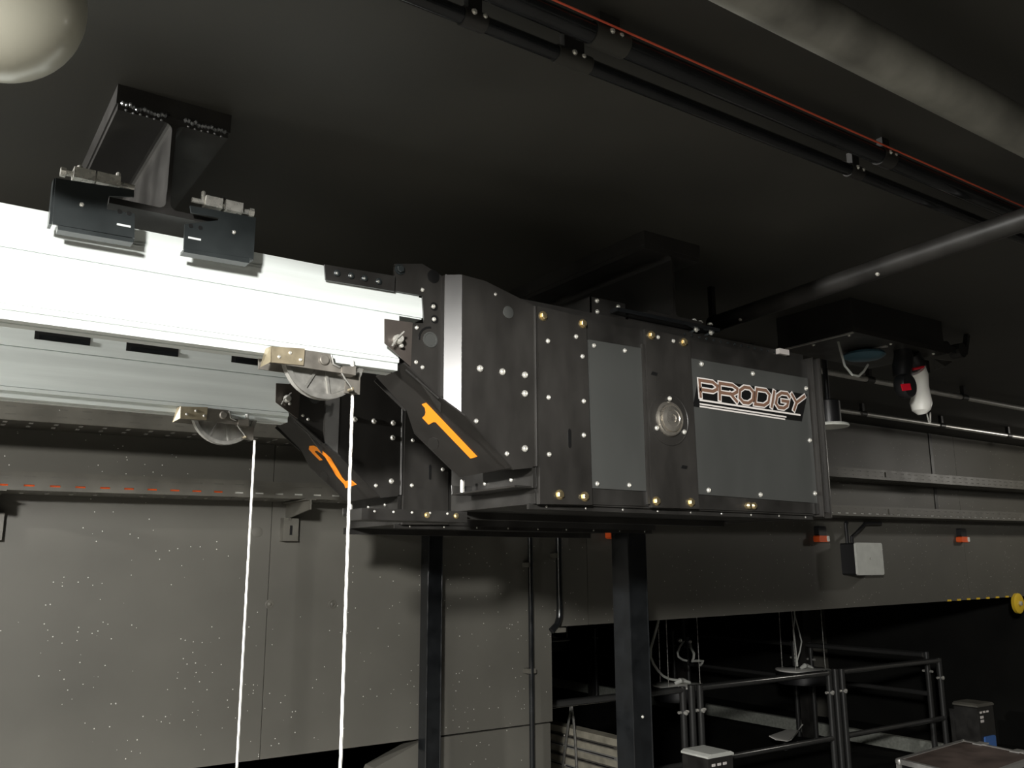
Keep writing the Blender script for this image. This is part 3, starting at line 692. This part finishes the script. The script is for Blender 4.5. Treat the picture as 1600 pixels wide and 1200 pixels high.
# hand tool
ty = 2.1
def T(x, y, Y=ty): return P(1220+x/5, 460+y/5, Y=Y)
t = thing('hand_tool', 'white and black hand tool with red square hanging below the ceiling box', 'tool', T(1100, 940))
s = MB(); s.tube([T(940, 395), T(960, 470), T(950, 560), T(945, 650)], [.035, .04, .042, .035], 14); top = obj('motor_head', s, 'black_plastic', t, smooth=True)
top_z = .905
s = MB(); s.tube([Vector((T(940, 395).x, T(940, 395).y, top_z)), T(940, 420)], .02, 10); obj('hanging_stem', s, 'black_plastic', t, smooth=True)
s = MB(); s.tube([T(1020, 470), T(1060, 540), T(1080, 600)], [.035, .037, .034], 14); obj('collar', s, 'black_plastic', t, smooth=True)
s = MB(); s.tube([T(1055, 590), T(1085, 640), T(1100, 720), T(1100, 780)], [.042, .037, .030, .036], 16); bd = obj('body', s, 'white_plastic', t, smooth=True)
s = MB(); s.tube([T(1030, 585, ty-.03), T(1120, 565, ty-.03)], .006, 8); obj('red_band', s, 'red_plastic', bd, smooth=True)
s = MB(); s.tube([T(1098, 775), T(1095, 850), T(1098, 905), T(1105, 935)], [.037, .046, .038, .018], 16); obj('nozzle', s, 'white_plastic', t, smooth=True)
s = MB().lathe(T(980, 715, ty-.05), (0, -1, 0), [(.045, -.03), (.052, -.02), (.052, .012), (.048, .018)], 28); dk = obj('round_face', s, 'black_plastic', t, smooth=True)
ctr = T(980, 725, ty-.07); q = [T(940, 700, ty-.0695), T(1010, 695, ty-.0695), T(1022, 745, ty-.0695), T(955, 755, ty-.0695)]
obj('red_square', MB().slab(q, (0, .003, 0)), 'red_lit' if 'red_lit' in M else 'red_plastic', dk, label='red square on round black face')
s = MB(); s.tube([T(1140, 930), T(1160, 1005)], .0035, 6); s.tube([T(1168, 925), T(1168, 1003)], .0035, 6); obj('tip_wire', s, 'zinc', t, smooth=True)
p = T(1165, 560, 2.12)
t2 = MB(); t2.box((p.x, 2.15, p.z-.02), (p.x+.05, 2.20, .905)); tag(obj('clip_block', t2, 'black_plastic'), 'small black block under the ceiling box beside the hand tool', 'clip')
obj('corner_flag', MB().slab([T(1205, 500, 2.12), T(1345, 520, 2.05), T(1290, 560, 2.05), T(1210, 590, 2.12)], (0, .006, 0)), 'cast_aluminium', cbx)
# ceiling spot behind hoist
p = P(1296, 664, Y=2.55)
t = thing('down_light', 'black cylinder lamp with pale round rim behind the hoist', 'lamp', (p.x, 2.55, p.z-.02), 'round lamps')
obj('rim', MB().lathe((p.x, 2.55, p.z-.01), (0, 0, 1), [(.088, 0), (.09, .006), (.085, .014)], 32), 'box_grey', t, smooth=True)
obj('body', MB().lathe((p.x, 2.55, p.z+.002), (0, 0, 1), [(.055, 0), (.055, .11), (.05, .115)], 24), 'black_plastic', t, smooth=True)
obj('stem', MB().tube([(p.x, 2.55, p.z+.1), (p.x, 2.55, CZ)], .012, 10), 'black_plastic', t, smooth=True)

# ================================================================== wall trays
TY = 3.76
def tray(za, zb_, h, label, rows):
    """za/zb: top height at X=0.27 and X=7.9"""
    x0, x1 = -2.5, 9.3; sl = (zb_-za)/(7.9-.27)
    z0 = za+sl*(x0-.27); t = thing('cable_tray', label, 'cable tray', (3.0, TY+.1, za-h), 'perforated cable trays along the wall')
    u = Vector((1, 0, sl)).normalized(); L = x1-x0; v = Vector((0, 0, 1))
    b = MB().perforated((x0, TY, z0-h), u, v, L, rows, .088, .036); obj('side_rail', b, 'tray_grey', t, solid=.002)
    b = MB().perforated((x0, TY, z0-h), u, Vector((0, 1, 0)), L, [(0, .04, False), (.04, .09, True), (.09, .13, False), (.13, .18, True), (.18, .235, False)], .088, .016); obj('base', b, 'tray_grey', t, solid=.002)
    b = MB().perforated((x0, TY+.235, z0-h), u, v, L, [(0, h, False)], .088, .036); obj('rear_rail', b, 'tray_grey', t, solid=.002)
    for x in (1.63, 5.9):
        zz = z0+sl*(x-x0); s_ = MB(); s_.box((x-.03, TY-.006, zz-h*.72), (x+.03, TY-.001, zz-h*.2)); obj('joint_plate', s_, 'tray_grey', t)
    return t, (lambda x: z0+sl*(x-x0))
s = TY/4.0
k = .07
tl, zl = tray(.376*s, .441*s, k, 'grey perforated cable tray on the wall, the lower of two', [(0, .014, False), (.014, .021, True), (.021, .048, False), (.048, .053, True), (.053, k, False)])
tu, zu = tray(.655*s, .727*s, k, 'grey perforated cable tray on the wall, the upper of two', [(0, .018, False), (.018, .023, True), (.023, .048, False), (.048, .053, True), (.053, k, False)])
for xa, xb, m, nm, lab in ((-2.4, .10, 'white_plastic', 'tray_cable', 'white cable lying in the lower cable tray, short run beside the orange cable'), (1.14, 9.2, 'white_plastic', 'tray_cable', 'white cable lying in the lower cable tray, long run past the hoists'), (.12, 1.12, 'orange_plastic', 'orange_cable', 'orange cable showing through holes of the lower cable tray')):
    pts = [(x, TY+.014, zl(x)-k+.0185) for x in np.linspace(xa, xb, 24)]
    tag(obj(nm, MB().tube(pts, .009, 8), m, smooth=True), lab, 'cable')
# brackets under trays
def bracket(x, z, label):
    t = thing('tray_bracket', label, 'bracket', (x, WY-.1, z-.18), 'brackets carrying the trays')
    a = MB(); a.slab([(x, TY-.06, z-.004), (x, WY-.002, z-.004), (x, WY-.002, z-.085), (x, WY-.05, z-.085), (x, WY-.06, z-.07), (x, TY-.06, z-.045)], (.008, 0, 0)); a.box((x-.02, TY-.06, z-.004), (x+.028, WY-.002, z))
    obj('arm', a, 'tray_grey', t)
    ft = obj('foot', MB().box((x-.022, WY-.045, z-.175), (x+.05, WY-.001, z-.07)), 'tray_grey', t)
    obj('slot', MB().box((x+.008, WY-.0465, z-.148), (x+.020, WY-.044, z-.105)), 'plate_black', ft)  # black bar on the foot paints the dark of its slot
p = P(452, 800, Y=WY-.05)
XL_ = P(-14, 800, Y=WY-.1).x
bracket(p.x, zl(p.x)-k-.005, 'grey wall bracket under the lower tray beside the bright ropes')
for x, z, l in ((XL_, zl(XL_)-k-.005, 'grey wall bracket under the lower tray beyond the tracks'),): bracket(x, z, l)
for x in (6.9,):
    z = CZ; tag(obj('hanger_rod', MB().box((x, TY+.24, zl(x)-k), (x+.04, TY+.236+.0, CZ)).box((x, TY+.237, zl(x)-k), (x+.04, WY-.001, CZ)), 'black_steel'), 'black upright strip on the wall behind the cable trays', 'strip')
# orange clips and white box on the wall
for u, v, l in ((962, 836, 'orange cable clip on the wall beside the thick black post'), (1284, 842, 'orange cable clip on the wall beside the pale square box'), (1505, 843, 'orange cable clip on the wall over a panel seam')):
    p = P(u, v, Y=WY-.03); t = thing('cable_clip', l, 'clip', p, 'orange clips below the lower tray')
    obj('orange_end', MB().bevel_box((p.x-.055, p.y-.02, p.z-.022), (p.x+.055, WY, p.z+.022), .008), 'orange_plastic', t)
    obj('white_tip', MB().bevel_box((p.x+.03, p.y-.024, p.z-.018), (p.x+.057, p.y-.019, p.z+.02), .004), 'white_plastic', t)
    obj('body', MB().bevel_box((p.x-.04, p.y-.01, p.z+.022), (p.x+.045, WY, p.z+.09), .008), 'black_plastic', t)
q0, q1, q2, q3 = [P(u, v, Y=WY-.13) for u, v in ((1337, 849), (1378, 847), (1382, 898), (1341, 899))]
t = thing('junction_box', 'black wall box with pale grey square cover below the trays', 'box', ((q2.x+q3.x)/2, WY-.05, q2.z))
xl, xr, zt, zb2 = (q0.x+q3.x)/2, (q1.x+q2.x)/2, (q0.z+q1.z)/2, (q2.z+q3.z)/2
obj('case', MB().bevel_box((xl+.002, WY-.112, zb2+.002), (xr-.002, WY+.001, zt-.002), .01), 'black_plastic', t)
obj('cover', MB().bevel_box((xl, WY-.13, zb2), (xr, WY-.113, zt), .010), 'box_grey', t)
put('screw', screw_me(.008), ((xl+xr)/2, WY-.13, (zt+zb2)/2), t)
for dx, uu, ln in ((.02, 1322, 'shorter black cable curving up from the pale-covered wall box'), (.075, 1352, 'longer black cable curving up from the pale-covered wall box')):
    p = P(uu, 826, Y=WY-.05); ze = zl(p.x)-k-.03
    pts = [(xl+dx, WY-.05, zt-.003), (xl+dx, WY-.05, zt+.04), (xl+dx+(p.x-xl-dx)*.4, WY-.05, (zt+ze)/2), (p.x, WY-.05, ze-.012), (p.x+(p.x-xl)*.8, WY-.05, ze-.004)]
    tag(obj('feed_cable', MB().tube(pts, .013, 8), 'black_plastic', smooth=True), ln, 'cable', 'cables of the wall box')
# yellow wheel at the header edge
p = P(1600, 943, Y=WY-.06)
t = thing('yellow_marker_disc', 'yellow round disc at the lower edge of the wall header', 'disc', (p.x, p.y, p.z-.1))
obj('disc', MB().lathe((p.x, p.y+.05, p.z), (0, -1, 0), [(.085, -.015), (.085, .01), (.075, .016), (.03, .016)], 28), 'yellow_plastic', t, smooth=True)
obj('axle', MB().lathe((p.x, p.y+.05, p.z), (0, -1, 0), [(.02, .01), (.02, .03), (.012, .034)], 12), 'zinc', t, smooth=True)
for i in range(7):
    p = P(1484+i*15, 939.5-i*1.0, Y=WY+.0)
    tag(obj('yellow_tape_mark', MB().box((p.x-.028, WY-.002, lerp(p.x)-.002), (p.x+.022, WY+.03, lerp(p.x)+.012)), 'yellow_plastic'), 'short yellow tape mark along the lower edge of the wall header', 'tape', 'yellow marks on the header edge')

# ================================================================== posts
def post(u0, u1, v, Y, label, d=None, zt=CZ):
    a, b = P(u0, v, Y=Y), P(u1, v, Y=Y); d = d or (b.x-a.x)
    t = thing('steel_post', label, 'post', ((a.x+b.x)/2, Y+d/2, FZ), 'black posts')
    o = MB().box((a.x, Y, FZ), (b.x, Y+d, zt)); obj('shaft', o, 'gloss_black', t)
    obj('base_plate', MB().box((a.x-.05, Y-.05, FZ), (b.x+.05, Y+d+.05, FZ+.012)), 'black_steel', t)
    e = MB(); e.tube([(a.x+.002, Y, FZ+.012), (a.x+.002, Y, zt)], .004, 6); e.tube([(b.x-.002, Y, FZ+.012), (b.x-.002, Y, zt)], .004, 6); obj('rounded_edge', e, 'gloss_black', t, smooth=True)
    return t
tp = post(985, 1014, 1000, 3.05, 'thick black steel post standing beside the wall opening', .11)
put('screw', screw_me(.007), P(1004, 1120, Y=3.05), tp)
post(667, 690, 1000, 3.86, 'slim glossy black post against the wall panels', .07, zl(2.2)-k-.01)
def wpipe(u, v0, v1, Y, r, label, hook):
    a = P(u, v0, Y=Y); t = thing('wall_pipe', label, 'pipe', (a.x, Y, P(u, v1, Y=Y).z), 'thin pipes on the wall')
    z1 = P(u, v1, Y=Y).z
    pts = [(a.x, Y, CZ), (a.x, Y, z1+.12)]
    if hook: pts += [(a.x-.004, Y, z1+.07), (a.x-.02, Y, z1+.03), (a.x-.06, Y, z1)]
    else: pts += [(a.x, Y, z1)]
    obj('tube', MB().tube(pts, r, 12), 'gloss_black', t, smooth=True)
    for z in ((.05, -.35) if hook else (.0, -.55)):
        obj('clip', MB().box((a.x-r*1.8, Y-.01, z-.012), (a.x+r*1.8, WY-.001, z+.012)), 'tray_grey', t)
    return t
wpipe(829, 900, 1700, 3.955, .014, 'thin black pipe clipped to the wall panel beside the opening', False)
wpipe(874, 900, 985, 3.955, .018, 'thin black pipe with hooked lower end at the wall opening', True)

# ================================================================== the room behind the opening: railings
def rail_panel(a, b, zt, zm, zbm, label, bright=True):
    a, b = Vector(a), Vector(b); d = (b-a).normalized(); n = Vector((-d.y, d.x, 0))
    t = thing('guard_railing', label, 'railing', ((a.x+b.x)/2, (a.y+b.y)/2, FZ), 'black tube railings')
    for k, z in enumerate((zt, zm)):
        obj('rail', MB().tube([a+Vector((0, 0, z)), b+Vector((0, 0, z))], .021, 12), 'rail_metal', t, smooth=True)
    obj('rail', MB().tube([a+n*.045+Vector((0, 0, zt-.004)), b+n*.045+Vector((0, 0, zt-.004))], .021, 12), 'rail_metal', t, smooth=True)
    for p in (a, b):
        obj('post', MB().tube([p+Vector((0, 0, zt+.02)), Vector((p.x, p.y, FZ))], .023, 12), 'rail_post', t, smooth=True)
        cpl = MB(); cpl.tube([p-d*.045+Vector((0, 0, zt-.14)), p+d*.045+Vector((0, 0, zt-.14))], .010, 8); cpl.lathe(p+Vector((0, 0, zt-.14)), tuple(-n), [(.016, .0), (.016, .03), (.008, .034)], 10)
        obj('coupler', cpl, 'zinc', t, smooth=True)
    return t
RY = 4.40
rail_panel((3.05, RY, 0), (4.36, RY, 0), -.815, -1.28, FZ, 'near railing panel passing behind the thick black post')
rail_panel((4.52, RY, 0), (5.90, RY, 0), -.815, -1.28, FZ, 'near railing panel in front of the hanging round lamps')
rail_panel((6.06, RY, 0), (7.40, RY, 0), -.815, -1.28, FZ, 'near railing panel ending at the corner with the socket box')
for x, l in ((4.44, 'black railing post between panels, beside the socket box with white lid'), (5.98, 'black railing post between panels, in front of the far lamp')):
    tag(obj('railing_post', MB().tube([(x, RY, FZ), (x, RY, -.79)], .024, 12), 'rail_post', smooth=True), l, 'post', 'posts between railing panels')
RX = 7.42
rail_panel((RX, RY+.12, 0), (RX, 5.72, 0), -.775, -1.10, FZ, 'far railing panel meeting the near railing at the corner')
rail_panel((RX, 5.92, 0), (RX, 7.38, 0), -.775, -1.10, FZ, 'far railing panel behind the round lamp with looped cable')
rail_panel((RX, 7.6, 0), (RX, 9.0, 0), -.775, -1.10, FZ, 'far railing panel seen between the thick post and wall edge')
for y, l in ((5.82, 'thick black upright behind the far round lamp'), (7.49, 'thick black upright behind the lamp with looped cable'), (9.1, 'thick black upright deep in the room behind the opening')):
    tag(obj('upright', MB().bevel_box((RX-.02, y-.05, FZ), (RX+.08, y+.05, CZ if y < 8 else -.70), .01), 'black_steel'), l, 'post', 'uprights at the far railing')
b = MB().box((RX+.10, 4.3, -1.69+.06), (RX+.16, 10.4, -1.52))
tag(obj('toe_board', b, 'felt_grey'), 'grey felt-covered toe board along the foot of the far railing', 'board')

# hanging round lamps
def round_lamp(u, v, Y, R_, label, z=None):
    p = P(u, v, Y=Y); t = thing('hanging_lamp', label, 'lamp', (p.x, Y, p.z-.12), 'round hanging lamps in the back room')
    obj('top_disc', MB().lathe(p-Vector((0, 0, .01)), (0, 0, 1), [(R_-.005, 0), (R_, .004), (R_, .012), (R_-.006, .016)], 40), 'white_plastic', t, smooth=True)
    obj('drum', MB().lathe(p-Vector((0, 0, .12)), (0, 0, 1), [(R_*.93, 0), (R_*.96, .004), (R_*.96, .109)], 40), 'black_plastic', t, smooth=True)
    w = MB()
    for a in (100, 200, 330): w.tube([(p.x+R_*.85*math.cos(math.radians(a)), Y+R_*.85*math.sin(math.radians(a)), p.z), (p.x+R_*.8*math.cos(math.radians(a)), Y+R_*.8*math.sin(math.radians(a)), CZ)], .003, 6)
    obj('suspension_wire', w, 'zinc', t, smooth=True)
    g_ = MB(); g_.tube([p+Vector((-.04, 0, .012)), p+Vector((0, -.02, .035)), p+Vector((.06, .01, .03)), p+Vector((.12, -.02, .01))], [.012, .022, .02, .008], 8)
    obj('cable_knot', g_, 'box_grey', t, smooth=True)
    return t, p
l1, p1 = round_lamp(1060, 1070, 5.5, .215, 'round white-topped hanging lamp with looped cable')
l2, p2 = round_lamp(1255, 1046, 5.5, .25, 'round white-topped hanging lamp beside the thick far upright')
l3, p3 = round_lamp(858, 999, 8.9, .26, 'round hanging lamp half hidden by the wall edge')
f8 = lambda x, y, Y=5.5: P(960+x/8, 940+y/8, Y=Y)
cab = [f8(550, 150), f8(548, 250), f8(520, 360), f8(485, 480), f8(455, 590), f8(452, 690), f8(490, 780), f8(550, 870), f8(610, 930), f8(680, 965), f8(790, 985)]
obj('loop_cable', MB().tube(cab, .010, 8), 'box_grey', l1, smooth=True)
f4 = lambda x, y, Y=5.5: P(1200+x/4, 900+y/4, Y=Y)
obj('loop_cable', MB().tube([f4(165, 150), f4(165, 240), f4(190, 330), f4(210, 410), f4(200, 470), f4(182, 530), f4(185, 565)], .007, 8), 'box_grey', l2, smooth=True)
obj('loop_cable', MB().tube([f4(168, 240), f4(160, 330), f4(175, 470), f4(178, 565)], .006, 8), 'box_grey', l2, smooth=True)
# coiled cable hung on the upright behind
t = thing('hanging_coil', 'pale cable coil hung on the upright above the round lamp', 'cable', f8(880, 760, 6.2), None)
b = MB(); b.tube([f8(870, 490, 6.2), f8(820, 560, 6.2), f8(790, 640, 6.2), f8(800, 690, 6.2), f8(850, 725, 6.2), f8(905, 740, 6.2)], .010, 8); obj('left_loop', b, 'box_grey', t, smooth=True)
b = MB(); b.tube([f8(940, 500, 6.2), f8(960, 580, 6.2), f8(995, 650, 6.2), f8(990, 710, 6.2), f8(970, 745, 6.2), f8(1050, 740, 6.2), f8(1110, 745, 6.2), f8(1095, 775, 6.2), f8(1070, 797, 6.2)], .012, 8); obj('right_loop', b, 'box_grey', t, smooth=True)
hk = MB()
for x, y in ((818, 485), (940, 500)): hk.lathe(f8(x, y, 6.2), (0, -1, 0), [(.012, -.03), (.02, -.01), (.02, .01), (.01, .02)], 10)
obj('hook', hk, 'zinc', t, smooth=True)
b = MB().tube([f8(870, 490, 6.2), f8(865, 230, 6.2), Vector((f8(865, 230, 6.2).x, 6.2, CZ))], .014, 8); obj('drop_tube', b, 'black_steel', t, smooth=True)

# socket boxes on railing posts
def socket_box(c, w, d, h, label, blue):
    x, y, z = c; t = thing('socket_box', label, 'box', (x, y, z), 'socket boxes on the railing')
    obj('case', MB().bevel_box((x-w/2, y-d/2, z), (x+w/2, y+d/2, z+h), .012), 'black_steel', t)
    obj('lid', MB().prism([(x-w/2-.006, z+h), (x+w/2+.006, z+h), (x+w/2+.006, z+h+.012), (x+w/2-.02, z+h+.024), (x-w/2+.02, z+h+.024), (x-w/2-.006, z+h+.012)], y-d/2-.006, y+d/2+.006), 'box_grey' if not blue else 'tray_grey', t)
    for i in range(3): obj('label_mark', MB().box((x-w/2+.03+i*.05, y-d/2-.003, z+h-.05), (x-w/2+.06+i*.05, y-d/2, z+h-.035)), 'white_print', t)
    for i in range(2): obj('label_mark', MB().box((x-w/2+.03, y-d/2-.003, z+h-.09-.03*i), (x-w/2+.075, y-d/2, z+h-.07-.03*i)), 'white_print', t)
    if blue: obj('blue_socket', MB().bevel_box((x-w/2+.05, y-d/2-.012, z+.06), (x+w/2-.03, y-d/2+.001, z+.19), .01), 'blue_label', t)
    else: obj('socket', MB().bevel_box((x-w/2+.10, y-d/2-.010, z+h-.20), (x+w/2-.03, y-d/2+.001, z+h-.08), .01), 'plate_black', t)
    obj('mount', MB().box((x-.03, y+d/2-.001, z+.05), (x+.03, RY-.026, z+h-.05)), 'black_steel', t)
    return t
p = P(1513, 1100, Y=4.22); socket_box((p.x, 4.18, p.z-.42), .24, .20, .42, 'black socket box with blue socket at the railing corner', True)
p = P(1107, 1178, Y=4.18); socket_box((p.x, 4.19, p.z-.40), .22, .22, .40, 'black socket box with pale lid on the near railing', False)

# white bent sheet on a stand
f7 = lambda x, y, Y: P(1040+x/7.27, 1060+y/7.27, Y=Y)
t = thing('reflector_sheet', 'white bent sheet on a black stand behind the near railing', 'sheet', (f7(1350, 650, 5.6).x, 5.6, FZ))
obj('sheet', MB().slab([f7(1175, 650, 5.45), f7(1390, 575, 5.75), f7(1510, 595, 5.75), f7(1430, 690, 5.45), f7(1380, 708, 5.42), f7(1250, 690, 5.42)], (0, 0, -.008)), 'white_plastic', t)
obj('fold', MB().slab([f7(1500, 600, 5.74), f7(1560, 525, 5.8), f7(1545, 520, 5.8), f7(1430, 690, 5.46)], (.006, 0, 0)), 'white_plastic', t)
pp = f7(1350, 640, 5.58); obj('stand', MB().tube([(pp.x, 5.58, FZ), (pp.x, 5.58, pp.z-.01)], .03, 12), 'black_plastic', t, smooth=True)

# ================================================================== stack of boards behind the wall edge
stx = 4.0
a, b_ = P(862, 1131, X=stx), P(966, 1158, X=stx)
y0, y1, ztop = 4.66, 6.2, a.z
random.seed(5)
zc = ztop; nb = 8; hh = (ztop-FZ)/nb
for i in range(nb):
    z1 = ztop-hh*i; z0 = z1-hh
    lab = 'pale board with grey metal edge behind the wall edge, %s of its stack' % ('topmost', 'second from top', 'third from top', 'fourth from top', 'fifth from top', 'sixth from top', 'seventh from top', 'lowest')[i]
    t = thing('stacked_board', lab, 'board', (stx+.4, 5.3, z0), 'boards stacked behind the wall edge')
    obj('board', MB().box((stx, y0, z0+.022), (stx+.10, y1, z1)), 'board_beige', t)
    obj('metal_edge', MB().box((stx-.008, y0, z0), (stx+.10, y1, z0+.022)), 'aluminium' if i % 2 else 'bracket_steel', t)
    obj('edge_groove', MB().box((stx-.010, y0+.02, z0+.008), (stx-.007, y1, z0+.014)), 'plate_black', t)
    put('screw', screw_me(.009), (stx-.008, y0+.55, z0+.011), t, (-1, 0, 0))
sl = lambda x, y: P(840+x/6.154, 1040+y/6.154, X=stx-.05)
b = MB().tube([sl(240, 985), sl(270, 760), sl(295, 560), sl(310, 470), sl(318, 395), sl(328, 395), sl(345, 520), sl(360, 700), sl(375, 985)], .009, 8)
b.tube([sl(375, 985), Vector((stx-.05, sl(375, 985).y, FZ+.01)), Vector((stx-.05, sl(240, 985).y, FZ+.01)), sl(240, 985)], .009, 8)
tag(obj('wire_sling', b, 'cast_aluminium', smooth=True), 'thin grey wire sling looped in front of the stacked boards', 'sling')

# ================================================================== flight case
zt = -1.2
cl, cb, cr = P(1405, 1186, Z=zt), P(1505, 1157, Z=zt), P(1622, 1181, Z=zt)
cf = cl+(cr-cb)
t = thing('flight_case', 'brown-topped flight case with aluminium edges near the wall opening', 'case', ((cl+cr)/2).to_tuple()[:2]+(FZ,))
dn = Vector((0, 0, FZ-zt)); ins = .02
obj('body', MB().slab([p+Vector((0, 0, -.012)) for p in (cl, cb, cr, cf)], dn+Vector((0, 0, .012))), 'black_plastic', t)
m_ = (cl+cb+cr+cf)/4
lidp = obj('top_panel', MB().slab([m_+(p-m_)*.985+Vector((0, 0, -.012)) for p in (cl, cb, cr, cf)], (0, 0, .010)), 'case_brown', t)
cs = [cl, cb, cr, cf]
for i in range(4):
    obj('edge_profile', MB().bar(cs[i]-Vector((0, 0, .012)), cs[(i+1) % 4]-Vector((0, 0, .012)), .03, .03), 'aluminium', t)
    obj('corner_ball', MB().lathe(cs[i]-Vector((0, 0, .014)), (0, 0, 1), [(.005, -.026), (.022, -.016), (.026, 0), (.022, .014), (.005, .022)], 14), 'aluminium', t, smooth=True)
    obj('corner_profile', MB().bar(cs[i]-Vector((0, 0, .03)), cs[i]+dn, .03, .03, (1, 0, 0)), 'aluminium', t)
for k in (.25, .75): c_ = cb+(cr-cb)*k; obj('latch', MB().box((c_.x-.05, c_.y-.03, zt-.0), (c_.x+.05, c_.y+.03, zt+.008)), 'aluminium', t)
